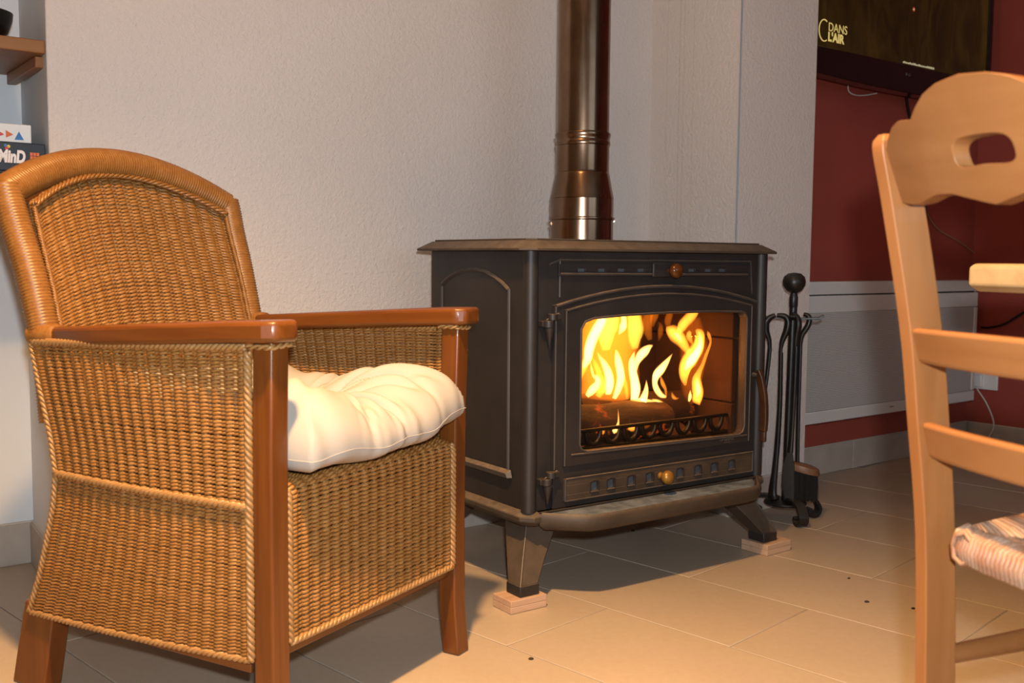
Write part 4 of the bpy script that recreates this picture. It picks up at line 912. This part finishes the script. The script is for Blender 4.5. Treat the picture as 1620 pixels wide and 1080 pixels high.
# cushion
cu = thing('seat_cushion', 'plump cream cotton cushion with a tufted middle on the wicker armchair', 'cushion', Vector(AO) + Matrix.Rotation(AR, 3, 'Z') @ Vector((.2415, .215, .405)), AR)
def cushion():
    n = 120; g = G(); random.seed(4)
    HX, HY = .226, .262
    creases = [(random.uniform(-PI, PI), random.uniform(.4, 1.4), random.uniform(.025, .075), random.uniform(-.5, .5)) for _ in range(44)]
    def pt(i, j, top):
        a, b = 2*i/n-1, 2*j/n-1
        # rounded square mapping
        k = .30
        x = a*math.sqrt(1-k*b*b*.5); y = b*math.sqrt(1-k*a*a*.5)
        m = max(abs(a), abs(b)); edge = (1-m**4)
        prof = max(edge, 0)**.5
        r = math.hypot(a, b); th = math.atan2(b, a)
        tuft = math.exp(-(r/.42)**2)
        h = .082*prof - .066*tuft
        # corner lobes, front and sides swell up
        h += .024*prof*math.exp(-((a-.72)**2/.16 + (b+.55)**2/.30)) + .036*prof*math.exp(-((a+.72)**2/.14 + (b+.40)**2/.5))
        h += .030*prof*math.exp(-((b-.75)**2/.08))
        # radial gathers
        wv = 0
        for th0, am, wd, cv in creases:
            d = (th-th0-cv*(r-.5)+PI) % (2*PI)-PI; wv -= am*math.exp(-(d/wd)**2)
        h += (.0100 + .007*max(0, -b))*wv*prof*math.exp(-((r-.65)/.42)**2)
        h += .0022*math.sin(th*31+3*math.sin(th*7)+4*r)*prof*math.exp(-((r-.72)/.30)**2)
        h += .0018*math.sin(9*x+5*y+2*math.sin(6*y))*prof
        bot = -.037*prof
        lift = .030*max(0, a-.1)**1.2*max(0, -b)  # far front corner curls up
        z = .040 + lift + (h if top else bot) + .004*math.sin(a*9+1)*max(0, -b)*m
        sw = 1 + (.04 if top else .0)
        puff = 1 + .010*wv*max(0, m-.75)*2 + .012*math.sin(7*th)*max(0, m-.6)
        fw = .0035*math.sin(a*23+2*math.sin(a*6))*max(0, -b-.55)*2*(.4+.6*prof)
        return (x*HX*puff, y*HY*puff - .022 + fw, max(z, .001))
    vs = {}; V = []
    def idx(i, j, top):
        e = i in (0, n) or j in (0, n); key = (i, j, True if e else top)
        if key not in vs: vs[key] = len(V); V.append(pt(i, j, key[2]))
        return vs[key]
    F = []
    for t in (True, False):
        for i in range(n):
            for j in range(n): F.append((idx(i, j, t), idx(i+1, j, t), idx(i+1, j+1, t), idx(i, j+1, t)))
    g.add(V, F); o = g.build('cover', MT['cotton'], cu, smooth=180)
    loop = [pt(i, 0, True) for i in range(0, n, 2)] + [pt(n, j, True) for j in range(0, n, 2)] + [pt(i, n, True) for i in range(n, 0, -2)] + [pt(0, j, True) for j in range(n, 0, -2)]
    G().tube([Vector(p)*1.0 for p in loop], .0007, 6, closed=True).build('seam', MT['cotton'], cu, smooth=180)
cushion()

# ---------------------------------------------------------------- ladder-back chair (local x left -> right, y forwards)
KO = (0.470, 1.12, 0.0); KR = D2R(-72)
lc = thing('ladder_back_chair', 'honey beech ladder-back chair with a scalloped pierced top rail and rush seat', 'chair', KO, KR)
KW = .302
PB = [(0, .012, .052), (.10, .004, .045), (.263, -.001, .041), (.43, -.009, .032), (.56, -.026, .0175), (.665, -.041, .002), (.795, -.070, -.027), (.850, -.084, -.047), (.864, -.0845, -.053)]
def rpost(x0, x1):
    s = 4; ks = [r[0] for r in PB]
    rows = list(zip(smooth1([r[0] for r in PB], s), smooth1([r[1] for r in PB], s), smooth1([r[2] for r in PB], s)))
    rings = [[(x0, a, z), (x1, a, z), (x1, b, z + (.004 if z > .84 else 0)), (x0, b, z + (.004 if z > .84 else 0))] for z, a, b in rows]
    zt = rings[-1][0][2]
    a, b = rows[-1][1], rows[-1][2]
    rings.append([(x0+.004, a+.004, zt+.007), (x1-.004, a+.004, zt+.007), (x1-.004, b-.006, zt+.008), (x0+.004, b-.006, zt+.008)])
    return G().loft(rings).build('back_post', MT['beech_z'], lc, .0045, 3)
rpost(-.018, 0); rpost(KW, KW+.018)
bow = lambda x, d: -d*(1-(2*x/KW-1)**2)
def rail(name, outline_top, outline_bot, y0, th, d, hole=None):
    """board lofted along x with a curved plan"""
    n = 40; g = G()
    rings = []
    for i in range(n+1):
        x = -.004 + (KW+.008)*i/n; y = y0 + bow(x, d); zt = outline_top(x); zb = outline_bot(x)
        rings.append((x, y, zb, zt))
    if not hole:
        return g.loft([[(x, y+.006, zb), (x, y+.006+th, zb), (x, y-.006+th, zt), (x, y-.006, zt)] for x, y, zb, zt in rings]).build(name, MT['beech_x'], lc, .005, 3)
    hx0, hx1, hb, ht = hole
    # split the outline round the hand hole into one closed ring polygon
    outer = [(x, zb) for x, y, zb, zt in rings] + [(x, zt) for x, y, zb, zt in reversed(rings)]
    cx, cz = (hx0+hx1)/2, (hb+ht)/2; rx, rz = (hx1-hx0)/2, (ht-hb)/2
    inner = []
    for k in range(28):
        a = 2*PI*k/28; c, s = math.cos(a), math.sin(a)
        xx = cx + rx*math.copysign(abs(c)**.6, c); zz = cz + rz*math.copysign(abs(s)**.7, s)
        if s < 0: zz += .006*math.cos((xx-cx)/rx*PI/2)
        inner.append((xx, zz))
    def strip(poly_o, poly_i): pass
    mp = lambda a, b, dd: (a, y0 + bow(a, d) + dd + (b-.80)*-.42, b)
    g.ring(outer, inner, (0, th), mp, (cx, cz), 6); return g.build(name, MT['beech_x'], lc, .0035, 3)
tt = [(-.004, .852), (0, .853), (.012, .864), (.028, .8735), (.045, .8775), (.058, .8765), (.066, .8755), (.078, .8845), (.098, .8955), (.120, .9015), (.145, .904), (KW/2, .9045)]
bt = [(-.004, .7985), (0, .799), (.02, .7955), (.04, .7965), (.070, .8025), (.095, .8025), (.120, .7965), (.145, .7905), (KW/2, .7895)]
sym = lambda tab: (lambda x: interp(tab, x if x <= KW/2 else KW-x))
rail('top_rail', sym(tt), sym(bt), -.058, .020, .022, (.116, .190, .820, .852))
rail('back_slat', lambda x: .666-.002*abs(2*x/KW-1)**2, lambda x: .626+.0*x, -.033, .016, .018)
rail('back_slat', lambda x: .560+.001*math.sin(PI*x/KW), lambda x: .520, -.014, .016, .016)
# front legs, stretchers
SD = .37
for x in (-.045, KW+.045):
    G().tube([(x, SD, 0), (x, SD, .2), (x, SD, .42), (x, SD, .445)], [.015, .018, .019, .015], 16).build('front_leg', MT['beech_z'], lc, smooth=60)
for z, r in ((.285, .012), (.15, .011)):
    for x0, x1 in ((-.015, -.045), (KW+.015, KW+.045)):
        G().tube([(x0, .03, z), (lerp(x0, x1, .5), SD/2, z), (x1, SD, z+.004)], [r*.9, r*1.1, r*.9], 14).build('stretcher', MT['beech_y'], lc, smooth=60)
for z in (.25,):
    G().tube([(-.045, SD, z), (KW+.045, SD, z)], .011, 14).build('stretcher', MT['beech_x'], lc, smooth=60)
    G().tube([(-.01, .022, z-.05), (KW+.01, .022, z-.05)], .011, 14).build('stretcher', MT['beech_x'], lc, smooth=60)
# rush seat: strands wrapped round the seat frame, running in from each side to the diagonals
def rushm():
    m = M('rush'); f = m.noise(55, 3, 0.6); oi = m.noise(17, 2, 0.5)
    m.base(m.mix(0.5, m.ramp(f, [(0.25, (0.15, 0.055, 0.022, 1)), (0.5, (0.27, 0.15, 0.085, 1)), (0.75, (0.36, 0.28, 0.22, 1))]), m.ramp(oi, [(0.35, (0.20, 0.068, 0.026, 1)), (0.65, (0.36, 0.275, 0.21, 1))]))).set(0.5); return m.m
RUSH = rushm()
seat = G().prism([(.03, .012), (KW-.03, .012), (KW+.05, SD-.008), (-.05, SD-.008)], .419, .438, XY).build('seat', MT['beech_x'], lc, .012, 3)
q = [Vector((.016, .001, .428)), Vector((KW-.016, .001, .428)), Vector((KW+.062, SD+.012, .428)), Vector((-.062, SD+.012, .428))]
cen = (q[0]+q[1]+q[2]+q[3])/4
g = G(); random.seed(9)
for e in range(4):
    a, b = q[e], q[(e+1) % 4]; L = (b-a).length; n = int(L/.0062); out = ((a+b)/2-cen); out.z = 0; out.normalize()
    for k in range(n):
        t = (k+.5)/n; p = a.lerp(b, t)
        cr = max(0, 1-2*abs(t-.5)); corner = .020*(1-cr)**4
        p = p - out*corner
        depth = max(.030, min(t, 1-t)*1.0*(cen-(a+b)/2).length*2*.97)
        inn = p.lerp(cen, min(1, depth/((cen-p).length+1e-6)*.62)) if False else p - out*depth
        r = .0033*random.uniform(.88, 1.1); dz = random.uniform(-.001, .001)
        P = [inn + Vector((0, 0, .004+dz)), p.lerp(inn, .5) + Vector((0, 0, .0155+dz)), p - out*.012 + Vector((0, 0, .0190+dz)), p + out*.002 + Vector((0, 0, .0135)), p + out*.0065 + Vector((0, 0, .002)), p + out*.004 + Vector((0, 0, -.012)), p - out*.008 + Vector((0, 0, -.0165)), inn + Vector((0, 0, -.006))]
        g.tube(P, r, 5, cap=False)
g.build('rush_weave', RUSH, seat, smooth=180, kind='stuff')

# ---------------------------------------------------------------- table behind the chair
tb = thing('dining_table', 'pale pine dining table whose corner shows behind the ladder-back chair', 'table', KO, KR)
TX0, TX1, TY0, TY1 = -.325, .98, .300, 1.05
c = .030
poly = [(TX0+c, TY0), (TX1-c, TY0), (TX1, TY0+c), (TX1, TY1-c), (TX1-c, TY1), (TX0+c, TY1), (TX0, TY1-c), (TX0, TY0+c)]
def pl(k, z): 
    return [(x+(k if x < .3 else -k), y+(k if y < .6 else -k), z) for x, y in poly]
G().loft([pl(.010, .694), pl(0, .704), pl(0, .729), pl(.006, .735)]).build('table_top', MT['pine_y'], tb, .003, 3)
for x0, x1, y0, y1 in ((TX0+.14, TX1-.10, TY0+.13, TY0+.15), (TX0+.14, TX1-.10, TY1-.12, TY1-.10)):
    G().box(x0, x1, y0, y1, .61, .694).build('apron', MT['pine_x'], tb, .003)
for x, y in ((TX0+.15, TY0+.15), (TX1-.12, TY0+.15), (TX0+.15, TY1-.12), (TX1-.12, TY1-.12)):
    G().box(x-.03, x+.03, y-.03, y+.03, 0, .694).build('leg', MT['pine_z'], tb, .004)

# ---------------------------------------------------------------- crumbs on the floor
crm = plain('dark_crumb', (0.03, 0.018, 0.010, 1), 0.9); random.seed(21)
CR = 'tiny dark bark crumb on the tiles left of the ladder-back chair'
for x, y, r, lb in ((0.79, 2.335, .004, CR), (0.775, 2.17, .005, CR), (0.86, 2.13, .0045, CR), (0.04, 1.835, .005, 'tiny dark crumb on the tile in front of the armchair leg'), (0.335, 2.74, .006, 'small dark bark chip on the shaded floor under the stove')):
    g = G(); n = 6
    g.loft([[(r*k*math.cos(2*PI*i/n+z)*random.uniform(.7, 1.3), r*k*math.sin(2*PI*i/n+z)*random.uniform(.5, .9), z*r) for i in range(n)] for k, z in ((.8, 0), (1, .4), (.5, .8))])
    o = g.build('crumb', crm, None, smooth=60); o.location = (x, y, 0); tag(o, lb, 'crumb', 'crumbs on the floor')
